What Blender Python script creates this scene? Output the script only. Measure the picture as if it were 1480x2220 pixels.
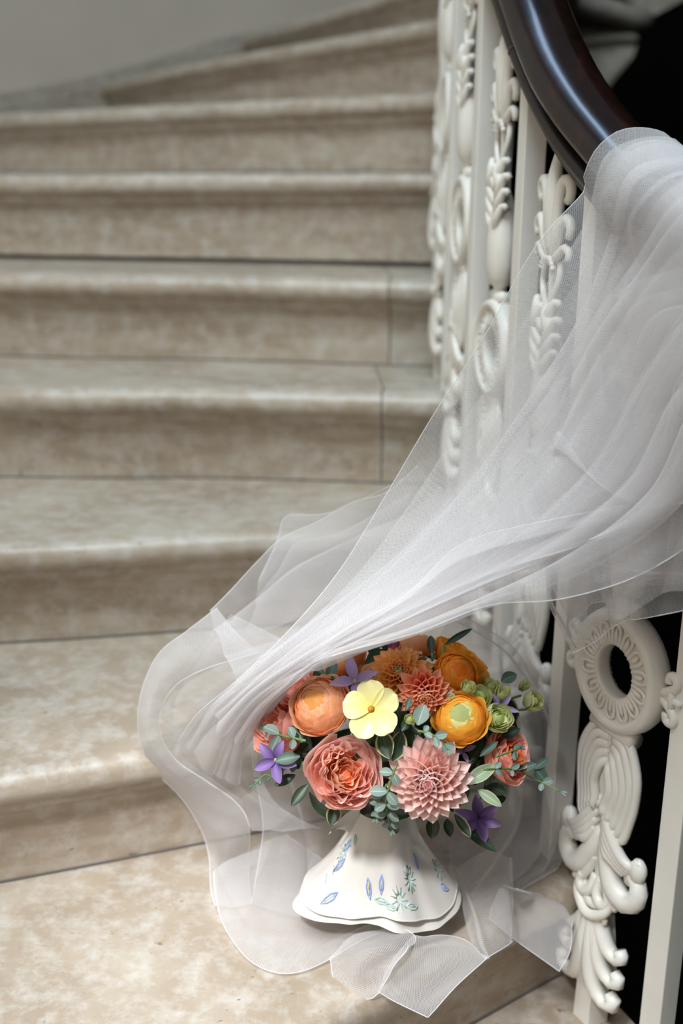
import bpy, math, random
from mathutils import Vector, Matrix, Quaternion
PI = math.pi
R_ = math.radians
for o in list(bpy.data.objects): bpy.data.objects.remove(o)
S = bpy.context.scene
COL = S.collection

# ------------------------------------------------------------------ camera
W, H, F = 1480, 2220, 2450.0
TH, ROLL = R_(17.0), R_(0.55)
CAM = Vector((0, 0, .86))
FW = Vector((0, math.cos(TH), -math.sin(TH)))
DN0 = Vector((0, -math.sin(TH), -math.cos(TH)))
RX = Vector((1, 0, 0))
CR = (RX * math.cos(ROLL) - DN0 * math.sin(ROLL)).normalized()
CU = -(RX * math.sin(ROLL) + DN0 * math.cos(ROLL)).normalized()
cd = bpy.data.cameras.new('camera'); cam = bpy.data.objects.new('camera', cd); COL.objects.link(cam)
cam.matrix_world = Matrix(((CR.x, CU.x, -FW.x, CAM.x), (CR.y, CU.y, -FW.y, CAM.y), (CR.z, CU.z, -FW.z, CAM.z), (0, 0, 0, 1)))
cd.sensor_fit = 'VERTICAL'; cd.sensor_height = 36; cd.sensor_width = 24; cd.lens = F / H * 36
cd.clip_start = .05
cd.dof.use_dof = True; cd.dof.focus_distance = 1.20; cd.dof.aperture_fstop = 2.5
S.camera = cam
S.view_settings.view_transform = 'Standard'; S.view_settings.look = 'None'
S.view_settings.gamma = 1; S.view_settings.exposure = 0.0
S.cycles.transparent_max_bounces = 40
S.cycles.max_bounces = 8

# ------------------------------------------------------------------ light
wd = bpy.data.worlds.new('world'); S.world = wd; wd.use_nodes = True
wd.node_tree.nodes['Background'].inputs[0].default_value = (.80, .88, 1, 1)
wd.node_tree.nodes['Background'].inputs[1].default_value = .09
def area(name, loc, target, sx, sy, power, col):
    l = bpy.data.lights.new(name, 'AREA'); l.shape = 'RECTANGLE'; l.size = sx; l.size_y = sy; l.energy = power; l.color = col
    o = bpy.data.objects.new(name, l); COL.objects.link(o); o.location = loc
    o.rotation_euler = (Vector(target) - Vector(loc)).to_track_quat('-Z', 'Y').to_euler()
    return o
area('skylight', (-.35, .05, 3.6), (-.1, 1.10, 0), 1.5, 1.5, 134, (.80, .93, 1.0))
area('upper_window', (-.62, 2.65, 3.8), (-.1, 2.0, .5), .32, 1.3, 13, (.50, .70, 1.0))
area('window_light', (-1.25, -1.0, 1.45), (.1, 1.25, .25), 1.1, 1.3, 12, (1, .86, .70))
sp = bpy.data.lights.new('sun_patch', 'SPOT'); sp.energy = 560; sp.spot_size = R_(17.5); sp.spot_blend = 1; sp.shadow_soft_size = .18; sp.color = (.95, .97, 1)
so = bpy.data.objects.new('sun_patch', sp); COL.objects.link(so); so.location = (-.85, -.75, 2.7)
so.rotation_euler = (Vector((-.13, 1.03, .07)) - Vector(so.location)).to_track_quat('-Z', 'Y').to_euler()

# ------------------------------------------------------------------ helpers
def ray(x, y):
    return (CR * ((x - 740) / F) - CU * ((y - 1110) / F) + FW)
def at(x, y, D):                      # the point seen at (x,y) at forward distance D
    d = ray(x, y); return CAM + d * (D / d.y)
def atz(x, y, z):
    d = ray(x, y); return CAM + d * ((z - CAM.z) / d.z)
def inv_parent(o, p):
    o.parent = p; o.matrix_parent_inverse = Matrix.Translation(-Vector(p.location))
class MB:
    def __init__(s): s.v = []; s.f = []; s.uv = []
    def add(s, v, f, uv=None):
        b = len(s.v); s.v += [tuple(q) for q in v]; s.f += [tuple(i + b for i in q) for q in f]
        s.uv += list(uv) if uv else [(0, 0)] * len(v)
        return s
    def grid(s, rows, uv=None, close=False):
        n = len(rows[0]); m = len(rows); v = [p for r in rows for p in r]; f = []
        for i in range(m - 1):
            for j in range(n if close else n - 1):
                k = (j + 1) % n
                f.append((i * n + j, i * n + k, (i + 1) * n + k, (i + 1) * n + j))
        if uv is None: uv = [(j / max(1, n - 1), i / max(1, m - 1)) for i in range(m) for j in range(n)]
        return s.add(v, f, uv)
    def tube(s, pts, rad, n=8, flat=1.0, caps=True, up=Vector((0, 0, 1))):
        pts = [Vector(p) for p in pts]; m = len(pts)
        if not isinstance(rad, (list, tuple)): rad = [rad] * m
        rows = []; prev = None
        for i, p in enumerate(pts):
            t = (pts[min(i + 1, m - 1)] - pts[max(i - 1, 0)])
            if t.length < 1e-9: t = Vector((0, 0, 1))
            t.normalize()
            if prev is None:
                a = up.cross(t)
                if a.length < 1e-3: a = Vector((1, 0, 0)).cross(t)
            else: a = prev - t * prev.dot(t)
            a.normalize(); prev = a; b = t.cross(a)
            rows.append([p + a * (rad[i] * math.cos(2 * PI * k / n)) + b * (rad[i] * flat * math.sin(2 * PI * k / n)) for k in range(n)])
        base = len(s.v); s.grid(rows, close=True)
        if caps:
            s.f.append(tuple(base + k for k in reversed(range(n)))); s.f.append(tuple(base + (m - 1) * n + k for k in range(n)))
        return s
    def box(s, c, d, M=None):
        v = [Vector((c[0] + x * d[0] / 2, c[1] + y * d[1] / 2, c[2] + z * d[2] / 2)) for x in (-1, 1) for y in (-1, 1) for z in (-1, 1)]
        if M: v = [M @ q for q in v]
        return s.add(v, [(0, 1, 3, 2), (4, 6, 7, 5), (0, 4, 5, 1), (2, 3, 7, 6), (0, 2, 6, 4), (1, 5, 7, 3)])
    def ball(s, c, r, n=10, m=6, sc=(1, 1, 1)):
        rows = [[(c[0] + r * sc[0] * math.sin(PI * i / m) * math.cos(2 * PI * j / n), c[1] + r * sc[1] * math.sin(PI * i / m) * math.sin(2 * PI * j / n), c[2] + r * sc[2] * math.cos(PI * i / m)) for j in range(n)] for i in range(m + 1)]
        return s.grid(rows, close=True)
    def mesh(s, name, mat, smooth=True):
        me = bpy.data.meshes.new(name); me.from_pydata(s.v, [], s.f); me.materials.append(mat)
        ul = me.uv_layers.new(name='UVMap')
        idx = [0] * len(me.loops); me.loops.foreach_get('vertex_index', idx)
        flat = []
        for i in idx: flat += s.uv[i]
        ul.data.foreach_set('uv', flat)
        if smooth: me.polygons.foreach_set('use_smooth', [True] * len(me.polygons))
        me.update(); return me
    def obj(s, name, mat, parent=None, smooth=True, label=None):
        o = bpy.data.objects.new(name, s.mesh(name, mat, smooth)); COL.objects.link(o)
        if parent: inv_parent(o, parent)
        if label: o['label'] = label
        return o
def sharp(o, ang=40):
    me = o.data
    try: me.set_sharp_from_angle(angle=R_(ang))
    except Exception: pass
def empty(name, loc, label=None, cat=None, kind=None):
    o = bpy.data.objects.new(name, None); COL.objects.link(o); o.location = loc; o.empty_display_size = .05
    if label: o['label'] = label
    if cat: o['category'] = cat
    if kind: o['kind'] = kind
    return o
def cr(P, t):                          # Catmull-Rom through list of vectors, t in 0..1
    n = len(P) - 1; x = min(max(t, 0), 1) * n; i = min(int(x), n - 1); f = x - i
    p1, p2 = P[i], P[i + 1]
    p0 = P[i - 1] if i > 0 else p1 * 2 - p2
    p3 = P[i + 2] if i + 2 <= n else p2 * 2 - p1
    return (p1 * 2 + (p2 - p0) * f + (p0 * 2 - p1 * 5 + p2 * 4 - p3) * f * f + (p1 * 3 - p0 - p2 * 3 + p3) * f ** 3) * .5
def resample(P, n):
    P = [Vector(p) for p in P]
    q = [cr(P, i / 80) for i in range(81)]
    L = [0]
    for i in range(80): L.append(L[-1] + (q[i + 1] - q[i]).length)
    out = []; j = 0
    for k in range(n):
        t = L[-1] * k / (n - 1)
        while j < 79 and L[j + 1] < t: j += 1
        f = (t - L[j]) / max(1e-9, L[j + 1] - L[j]); out.append(q[j].lerp(q[j + 1], min(1, f)))
    return out

# ------------------------------------------------------------------ materials
def nm(name):
    m = bpy.data.materials.new(name); m.use_nodes = True; nt = m.node_tree
    return m, nt, nt.nodes['Principled BSDF']
def ramp(nt, fac, stops, interp='LINEAR'):
    r = nt.nodes.new('ShaderNodeValToRGB'); r.color_ramp.interpolation = interp
    e = r.color_ramp.elements
    while len(e) > 1: e.remove(e[-1])
    e[0].position = stops[0][0]; e[0].color = (*stops[0][1], 1)
    for p, c in stops[1:]:
        k = e.new(p); k.color = (*c, 1)
    nt.links.new(fac, r.inputs[0]); return r.outputs[0]
def noise(nt, scale, detail=4, vec=None, rough=.6):
    n = nt.nodes.new('ShaderNodeTexNoise'); n.inputs['Scale'].default_value = scale; n.inputs['Detail'].default_value = detail; n.inputs['Roughness'].default_value = rough
    if vec: nt.links.new(vec, n.inputs['Vector'])
    return n.outputs[0]
def mix(nt, a, b, fac, typ='MIX'):
    m = nt.nodes.new('ShaderNodeMix'); m.data_type = 'RGBA'; m.blend_type = typ
    for i, v in ((6, a), (7, b), (0, fac)):
        if hasattr(v, 'is_linked') or hasattr(v, 'links'): nt.links.new(v, m.inputs[i])
        elif isinstance(v, (int, float)): m.inputs[i].default_value = v
        else: m.inputs[i].default_value = (*v, 1)
    return m.outputs[2]
def obco(nt, scale=(1, 1, 1)):
    t = nt.nodes.new('ShaderNodeTexCoord'); mp = nt.nodes.new('ShaderNodeMapping'); mp.inputs['Scale'].default_value = scale
    nt.links.new(t.outputs['Object'], mp.inputs[0]); return mp.outputs[0]
def bump(nt, bs, h, strength=.2, dist=.002):
    b = nt.nodes.new('ShaderNodeBump'); b.inputs['Strength'].default_value = strength; b.inputs['Distance'].default_value = dist
    nt.links.new(h, b.inputs['Height']); nt.links.new(b.outputs[0], bs.inputs['Normal'])
def mat_marble(name, tint=(1, 1, 1)):
    m, nt, b = nm(name); co = obco(nt); cs = obco(nt, (1.5, 1.5, 9))
    T = lambda c: tuple(c[i] * tint[i] for i in range(3))
    c = ramp(nt, noise(nt, 3.5, 5, cs), [(.3, T((.295, .23, .165))), (.5, T((.380, .303, .228))), (.72, T((.47, .41, .33)))])
    c = mix(nt, c, T((.61, .585, .55)), ramp(nt, noise(nt, 34, 6, co, .7), [(.45, (0, 0, 0)), (.7, (.55, .55, .55))]))
    c = mix(nt, c, T((.30, .20, .11)), ramp(nt, noise(nt, 5, 3, cs), [(.62, (0, 0, 0)), (.78, (.55, .55, .55))]))
    # small dark pits
    pit = ramp(nt, noise(nt, 70, 2, obco(nt, (1, 1.6, 1.6)), .5), [(.69, (0, 0, 0)), (.73, (.8, .8, .8))])
    clump = ramp(nt, noise(nt, 7, 2, co), [(.44, (0, 0, 0)), (.58, (1, 1, 1))])
    pm = mix(nt, (0, 0, 0), pit, clump)
    c = mix(nt, c, T((.17, .135, .10)), pm)
    fine = ramp(nt, noise(nt, 260, 3, obco(nt, (1, 1.5, 1.5)), .6), [(.60, (0, 0, 0)), (.70, (.42, .42, .42))])
    c = mix(nt, c, T((.20, .155, .11)), mix(nt, (0, 0, 0), fine, ramp(nt, noise(nt, 16, 3, co), [(.42, (0, 0, 0)), (.62, (1, 1, 1))])))
    nt.links.new(c, b.inputs['Base Color']); b.inputs['Roughness'].default_value = .42
    bump(nt, b, noise(nt, 60, 5, co), .12, .001); return m
def mat_plain(name, col, rough=.5, metal=0, nscale=0, namt=.1, coat=0):
    m, nt, b = nm(name); b.inputs['Base Color'].default_value = (*col, 1); b.inputs['Roughness'].default_value = rough; b.inputs['Metallic'].default_value = metal
    if nscale:
        n = noise(nt, nscale, 5, obco(nt))
        nt.links.new(ramp(nt, n, [(.3, tuple(q * (1 - namt) for q in col)), (.7, tuple(min(1, q * (1 + namt)) for q in col))]), b.inputs['Base Color'])
        bump(nt, b, n, .1, .001)
    if coat: b.inputs['Coat Weight'].default_value = coat; b.inputs['Coat Roughness'].default_value = .12
    return m
def mat_petal(name, stops, rough=.5, trans=.42, sheen=0, edge=None):
    m, nt, b = nm(name)
    uv = nt.nodes.new('ShaderNodeUVMap'); sx = nt.nodes.new('ShaderNodeSeparateXYZ'); nt.links.new(uv.outputs[0], sx.inputs[0])
    c = ramp(nt, sx.outputs[1], stops)
    mp = nt.nodes.new('ShaderNodeMapping'); mp.inputs['Scale'].default_value = (22, 1.2, 1); nt.links.new(uv.outputs[0], mp.inputs[0])
    n = noise(nt, 1.6, 3, mp.outputs[0])
    c = mix(nt, c, mix(nt, c, (.85, .70, .66), 1.0, 'MULTIPLY'), ramp(nt, n, [(.45, (0, 0, 0)), (.8, (.5, .5, .5))]))
    oi = nt.nodes.new('ShaderNodeObjectInfo')
    hs = nt.nodes.new('ShaderNodeHueSaturation'); mr = nt.nodes.new('ShaderNodeMapRange'); mr.inputs[3].default_value = .88; mr.inputs[4].default_value = 1.08
    nt.links.new(oi.outputs['Random'], mr.inputs[0]); nt.links.new(mr.outputs[0], hs.inputs['Value']); nt.links.new(c, hs.inputs['Color']); c = hs.outputs[0]
    nt.links.new(c, b.inputs['Base Color']); b.inputs['Roughness'].default_value = rough
    b.inputs['Specular IOR Level'].default_value = .35
    tr = nt.nodes.new('ShaderNodeBsdfTranslucent'); nt.links.new(c, tr.inputs[0])
    ms = nt.nodes.new('ShaderNodeMixShader'); ms.inputs[0].default_value = trans
    nt.links.new(b.outputs[0], ms.inputs[1]); nt.links.new(tr.outputs[0], ms.inputs[2])
    nt.links.new(ms.outputs[0], nt.nodes['Material Output'].inputs[0])
    return m
def mat_leaf(name, c1, c2, edge=None, rough=.45, trans=.18):
    m, nt, b = nm(name)
    uv = nt.nodes.new('ShaderNodeUVMap'); sx = nt.nodes.new('ShaderNodeSeparateXYZ'); nt.links.new(uv.outputs[0], sx.inputs[0])
    n = noise(nt, 45, 4, obco(nt)); c = ramp(nt, n, [(.3, c1), (.7, c2)])
    ab = nt.nodes.new('ShaderNodeMath'); ab.operation = 'ABSOLUTE'
    sb = nt.nodes.new('ShaderNodeMath'); sb.operation = 'SUBTRACT'; sb.inputs[1].default_value = .5
    nt.links.new(sx.outputs[0], sb.inputs[0]); nt.links.new(sb.outputs[0], ab.inputs[0])
    c = mix(nt, tuple(min(1, q * 1.5 + .02) for q in c2), c, ramp(nt, ab.outputs[0], [(.0, (0, 0, 0)), (.05, (1, 1, 1))]))
    if edge:
        c = mix(nt, c, edge, ramp(nt, ab.outputs[0], [(.36, (0, 0, 0)), (.43, (1, 1, 1))]))
    nt.links.new(c, b.inputs['Base Color']); b.inputs['Roughness'].default_value = rough
    tr = nt.nodes.new('ShaderNodeBsdfTranslucent'); nt.links.new(c, tr.inputs[0])
    ms = nt.nodes.new('ShaderNodeMixShader'); ms.inputs[0].default_value = trans
    nt.links.new(b.outputs[0], ms.inputs[1]); nt.links.new(tr.outputs[0], ms.inputs[2])
    nt.links.new(ms.outputs[0], nt.nodes['Material Output'].inputs[0])
    return m
def math_(nt, op, a, b=None):
    n = nt.nodes.new('ShaderNodeMath'); n.operation = op
    for i, v in enumerate((a, b)):
        if v is None: continue
        if isinstance(v, (int, float)): n.inputs[i].default_value = v
        else: nt.links.new(v, n.inputs[i])
    return n.outputs[0]
def mat_tulle(name, a0=.3, pitch=.0017, col=(.82, .79, .79)):
    m, nt, b = nm(name); nt.nodes.remove(b)
    uv = nt.nodes.new('ShaderNodeUVMap'); sx = nt.nodes.new('ShaderNodeSeparateXYZ'); nt.links.new(uv.outputs[0], sx.inputs[0])
    u, v = sx.outputs[0], sx.outputs[1]
    k = PI / pitch
    def line(e):                       # threads of the net: thin bright ridges
        s = math_(nt, 'ABSOLUTE', math_(nt, 'SINE', math_(nt, 'MULTIPLY', e, k)))
        return math_(nt, 'LESS_THAN', s, .36)
    p = math_(nt, 'ADD', math_(nt, 'MULTIPLY', u, .86), math_(nt, 'MULTIPLY', v, .5))
    q = math_(nt, 'SUBTRACT', math_(nt, 'MULTIPLY', u, .86), math_(nt, 'MULTIPLY', v, .5))
    net = math_(nt, 'MAXIMUM', line(p), line(q))
    g = nt.nodes.new('ShaderNodeNewGeometry'); dt = nt.nodes.new('ShaderNodeVectorMath'); dt.operation = 'DOT_PRODUCT'
    nt.links.new(g.outputs['Normal'], dt.inputs[0]); nt.links.new(g.outputs['Incoming'], dt.inputs[1])
    cs = math_(nt, 'MAXIMUM', math_(nt, 'ABSOLUTE', dt.outputs['Value']), .12)
    # a slanted net of threads covers more of what lies behind: 1-(1-a)^(1/cos)
    a = math_(nt, 'ADD', a0 * .55, math_(nt, 'MULTIPLY', net, a0 * 1.1))
    al = math_(nt, 'SUBTRACT', 1.0, math_(nt, 'POWER', math_(nt, 'SUBTRACT', 1.0, a), math_(nt, 'DIVIDE', 1.0, cs)))
    df = nt.nodes.new('ShaderNodeBsdfDiffuse'); df.inputs[0].default_value = (*col, 1)
    tl = nt.nodes.new('ShaderNodeBsdfTranslucent'); tl.inputs[0].default_value = (*col, 1)
    ms = nt.nodes.new('ShaderNodeMixShader'); ms.inputs[0].default_value = .5
    nt.links.new(df.outputs[0], ms.inputs[1]); nt.links.new(tl.outputs[0], ms.inputs[2])
    tp = nt.nodes.new('ShaderNodeBsdfTransparent')
    m2 = nt.nodes.new('ShaderNodeMixShader'); nt.links.new(al, m2.inputs[0]); nt.links.new(tp.outputs[0], m2.inputs[1]); nt.links.new(ms.outputs[0], m2.inputs[2])
    nt.links.new(m2.outputs[0], nt.nodes['Material Output'].inputs[0])
    return m
M_marble = mat_marble('marble')
M_marble2 = mat_marble('marble_grey', (.98, 1.03, 1.06))
M_wall = mat_plain('wall_plaster', (.60, .525, .43), .85, nscale=2, namt=.05)
M_well_shade = mat_plain('stairwell_painted_shade', (.0035, .0036, .0025), 1.0); M_well_shade.node_tree.nodes['Principled BSDF'].inputs['Specular IOR Level'].default_value = 0  # near-black colour paints the unlit well's shade into its wall and floor
M_paint = mat_plain('ivory_paint', (.80, .765, .70), .38, nscale=14, namt=.04)
M_joint = mat_plain('joint', (.11, .10, .09), .9)
M_tulle = mat_tulle('tulle', .29)
M_tulle_soft = mat_tulle('tulle_hem_band', .42)
M_hem, nt, b = nm('tulle_hem'); b.inputs['Base Color'].default_value = (.9, .89, .9, 1); b.inputs['Roughness'].default_value = .7; b.inputs['Alpha'].default_value = .5

# ------------------------------------------------------------------ stairs
RISE = .165
ZS = {-2: -.33, -1: -.165, 0: 0, 1: .165, 2: .33, 3: .495, 4: .66, 5: .838, 6: .995, 7: 1.158, 8: 1.325, 9: 1.49, 10: 1.655}
FR = {-2: [(-.9, -.6), (-.2, .15), (.52, .83)],
      -1: [(-1.3, -.45), (-.3, .4), (.15, .76), (.46, 1.0)],
      0: [(-1.75, -.28), (-.6, .575), (.01, 1.0), (.14, 1.1), (.29, 1.21), (.35, 1.25)],
      1: [(-1.8, .66), (-.9, 1.01), (-.40, 1.185), (-.13, 1.285), (.10, 1.37), (.275, 1.435)],
      2: [(-1.85, 1.36), (-1.0, 1.48), (-.49, 1.545), (-.11, 1.62), (.255, 1.67)],
      3: [(-1.85, 1.93), (-.58, 1.89), (-.21, 1.895), (.235, 1.86)],
      4: [(-1.75, 2.30), (-.65, 2.19), (-.24, 2.17), (.235, 2.11)],
      5: [(-1.65, 2.68), (-.74, 2.50), (-.27, 2.45), (.235, 2.38)],
      6: [(-1.28, 3.40), (-.6, 3.0), (.25, 2.55)],
      7: [(-.84, 4.15), (-.4, 3.55), (.29, 2.66)],
      8: [(-.38, 4.55), (0, 3.7), (.335, 2.78)],
      9: [(.10, 4.85), (.3, 3.8), (.39, 2.86)],
      10: [(.6, 4.95), (.66, 3.8), (.44, 2.92)]}
stair = empty('marble_staircase', (0, 1.2, 0), kind='structure')
stair['label'] = 'winding flight of worn beige marble steps with rounded nosings'
def front(k, t):
    P = [Vector((a, b, 0)) for a, b in FR[k]]; return cr(P, t)
TILT = {5: (-.008, .014), 6: (-.02, .022), 7: (-.03, .028)}   # old steps settle a little towards the wall
def worn(k, t): a, b = TILT.get(k, (0, 0)); return a + (b - a) * t
def step(k, t0, t1, mat, name):
    n = max(3, int(26 * (t1 - t0))); z = ZS[k]; zb = ZS[k] - RISE - .004
    rows = []
    prof = [(a, b * 1.3, c) for a, b, c in [(-.035, 0, 1), (.002, 0, 1), (.010, -.0015, 1), (.018, -.006, 1), (.0225, -.013, 1), (.023, -.020, 1), (.020, -.027, 1), (.013, -.032, 1), (.004, -.034, 1), (.003, -.040, 1), (-.002, -.046, 1), (-.010, -.050, 1), (-.014, -.056, 1), (-.016, -.060, 1), (-.018, -.064, 1)]]
    for i in range(n + 1):
        t = t0 + (t1 - t0) * i / n; p = front(k, t); e = 1e-3; z = ZS[k] + worn(k, t)
        d = (front(k, min(1, t + e)) - front(k, max(0, t - e))).normalized(); nrm = Vector((d.y, -d.x, 0))
        p = p - nrm * .018
        r = []
        if k + 1 in FR:
            q = front(k + 1, t); e2 = (front(k + 1, min(1, t + e)) - front(k + 1, max(0, t - e))).normalized(); bd = q - Vector((e2.y, -e2.x, 0)) * .05
        else: bd = p - nrm * .4
        r.append(Vector((bd.x, bd.y, z - .001)) )
        for a, b, _ in prof: r.append(p + nrm * a + Vector((0, 0, z + b)))
        r.append(p - nrm * .018 + Vector((0, 0, zb)))
        r.append(Vector((bd.x, bd.y, zb)))
        rows.append(r)
    mb = MB(); mb.grid(rows)
    m = len(rows[0]); a = len(rows) - 1
    mb.f.append(tuple(range(m))); mb.f.append(tuple(a * m + j for j in reversed(range(m))))
    o = mb.obj(name, mat, stair); sharp(o, 35); return o
for k in range(-2, 10):
    if k in (3, 4):
        ts = .895 if k == 4 else .875
        step(k, 0, ts, M_marble, 'marble_step'); step(k, ts + .0015, 1, M_marble2, 'end_block')
    else: step(k, 0, 1, M_marble, 'marble_step')
# mortar joint lines where each riser meets the tread below
for k in range(0, 7):
    pts = []
    for i in range(31):
        t = i / 30; p = front(k, t); e = 1e-3
        d = (front(k, min(1, t + e)) - front(k, max(0, t - e))).normalized(); nrm = Vector((d.y, -d.x, 0))
        pts.append(p - nrm * .0355 + Vector((0, 0, ZS[k - 1] + worn(k - 1, t) + .0003)))
    MB().tube(pts, .0018, 6).obj('mortar_joint', M_joint, stair)
# far landing slab and its underside beyond the well
lp = [at(1150, -45, 3.55), at(1250, -4, 3.6), at(1330, 22, 3.66), at(1392, 40, 3.72), at(1412, 44, 3.78)]
rows = []
for i, p in enumerate(resample(lp, 14)):
    w = math.sqrt(max(0, 1 - max(0, (i - 10) / 3.2) ** 2))
    c = Vector(p); rows.append([c + Vector((0, .5, .03)), c + Vector((0, 0, .03)), c + Vector((0, -.03 * w, .015)), c + Vector((0, -.035 * w, -.005)), c + Vector((0, -.02 * w, -.03)), c + Vector((0, .03, -.034)), c + Vector((0, .5, -.034))])
mb = MB(); mb.grid(rows)
mb.obj('landing_slab', M_marble2, stair)
rows = []
A_ = [(1120, 0), (1180, 20), (1250, 50), (1310, 60), (1375, 74)]
B_ = [(1120, 330), (1180, 310), (1250, 262), (1318, 190), (1368, 128)]
for (x0, y0), (x1, y1) in zip(A_, B_):
    rows.append([at(x0, y0, 3.9)] + [at(x0 + (x1 - x0) * t + 8 * math.sin(PI * t), y0 + (y1 - y0) * t, 3.72) for t in (0, .2, .22, .5, .8, 1)] + [at(x1, y1, 3.95)])
for r in rows: r[2] += Vector((0, -.03, 0))
mb = MB(); mb.grid(rows); mb.obj('landing_riser', M_marble2, stair)
mb = MB(); mb.grid([[at(1405, 40, 3.80), at(1470, 5, 3.9), at(1560, -60, 4.0)], [at(1300, -60, 3.8), at(1400, -80, 3.9), at(1500, -140, 4.0)]])
mb.obj('landing_tread', M_marble2, stair)

# ------------------------------------------------------------------ walls
WC = [(-1.95, -1.6), (-1.95, .4), (-1.9, 1.5), (-1.72, 2.5), (-1.33, 3.45), (-.86, 4.18), (-.38, 4.62), (.12, 4.92), (.45, 5.05), (.62, 5.1)]
WZ = [-.4, -.1, .25, .60, .93, 1.11, 1.295, 1.42, 1.55, 1.6]
wp = resample([Vector((a, b, c)) for (a, b), c in zip(WC, WZ)], 60)
mb = MB(); mb.grid([[Vector((p.x, p.y, -1.2)), Vector((p.x, p.y, 4.2))] for p in wp]); o = mb.obj('wall_left', M_wall); o['kind'] = 'structure'
rows = []
for i, p in enumerate(wp):
    d = (wp[min(i + 1, 59)] - wp[max(i - 1, 0)]); n = Vector((d.y, -d.x, 0)).normalized()
    z = p.z + .05
    rows.append([Vector((p.x, p.y, -.8)) + n * .03, Vector((p.x, p.y, z - .035)) + n * .03, Vector((p.x, p.y, z - .028)) + n * .022, Vector((p.x, p.y, z - .012)) + n * .022, Vector((p.x, p.y, z)) + n * .012, Vector((p.x, p.y, z)) - n * .01])
mb = MB(); mb.grid(rows); o = mb.obj('baseboard_left', M_marble2); o['kind'] = 'structure'; sharp(o)
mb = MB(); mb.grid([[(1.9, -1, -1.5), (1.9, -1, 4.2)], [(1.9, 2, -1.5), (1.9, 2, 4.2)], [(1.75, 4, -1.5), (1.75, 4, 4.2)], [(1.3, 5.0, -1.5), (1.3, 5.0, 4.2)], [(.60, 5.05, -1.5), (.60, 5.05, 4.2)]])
o = mb.obj('wall_right', M_well_shade); o['kind'] = 'structure'
mb = MB(); mb.grid([[(-2.2, -2, -1.2), (2.2, -2, -1.2)], [(-2.2, 6, -1.2), (2.2, 6, -1.2)]]); o = mb.obj('floor', M_well_shade); o['kind'] = 'structure'

# ------------------------------------------------------------------ railing
# (kind, x, y, foot z, rail underside z)
RC = [(.66, .70), (.55, .84), (.455, .98), (.378, 1.10), (.32, 1.18), (.283, 1.29), (.256, 1.39), (.236, 1.50), (.218, 1.60), (.200, 1.71), (.19, 1.81), (.183, 1.92), (.18, 2.03), (.182, 2.15), (.19, 2.27), (.208, 2.39), (.24, 2.50), (.30, 2.60), (.38, 2.68), (.47, 2.73)]
RZ = [-.27, -.24, -.19, -.135, -.085, -.03, .028, .105, .19, .275, .355, .44, .52, .60, .68, .76, .84, .92, 1.0, 1.08]
RAILP = [Vector((x, y, z + .86)) for (x, y), z in zip(RC, RZ)]
rail = empty('stair_railing', (.32, 1.18, -.165), 'ivory cast iron stair railing with dark wooden handrail beside the marble steps', 'railing')
def tang(i):
    a = RAILP[max(i - 1, 0)]; b = RAILP[min(i + 1, len(RAILP) - 1)]; d = (b - a); d.z = 0; return d.normalized()
# handrail
M_wood, nt, b = nm('mahogany')
c = ramp(nt, noise(nt, 9, 6, obco(nt, (3, 1, 1)), .7), [(.38, (.004, .0022, .002)), (.58, (.012, .0045, .003)), (.78, (.06, .014, .005))])
nt.links.new(c, b.inputs['Base Color']); b.inputs['Roughness'].default_value = .24; b.inputs['Specular IOR Level'].default_value = .3; b.inputs['Coat Weight'].default_value = .45; b.inputs['Coat Roughness'].default_value = .12
bump(nt, b, noise(nt, 40, 5, obco(nt, (3, 1, 1))), .12, .0008)
prof = [(-.020, 0), (-.022, .010), (-.030, .014), (-.035, .019), (-.035, .026), (-.030, .031), (-.023, .033), (-.023, .038), (-.034, .040), (-.0405, .046), (-.0425, .054), (-.040, .063), (-.033, .072), (-.022, .079), (-.010, .0825)]
prof = prof + [(0, .0835)] + [(-a, b) for a, b in reversed(prof)]
dense = [cr(RAILP, i / 90) for i in range(91)]
rows = []
for i, p in enumerate(dense):
    d = (dense[min(i + 1, 90)] - dense[max(i - 1, 0)]).normalized(); nn = Vector((d.y, -d.x, 0)).normalized(); uu = nn.cross(d) 
    if uu.z < 0: uu = -uu
    rows.append([p + nn * a + uu * (b + .001) for a, b in prof])
mb = MB(); mb.grid(rows, close=True); ho = mb.obj('handrail', M_wood, rail, label='dark polished mahogany handrail with rounded top and moulded side'); sharp(ho, 50)
mb = MB()
for tt in (.383,):
    k = int(tt * 90); p = dense[k]; d = (dense[k + 1] - dense[k - 1]).normalized(); nn = Vector((d.y, -d.x, 0)).normalized(); uu = nn.cross(d)
    if uu.z < 0: uu = -uu
    mb.tube([p + nn * a * 1.01 + uu * (b + .001) for a, b in prof[1:6]], .0011, 6)
mb.obj('joint_line', M_joint, ho and rail)

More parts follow.
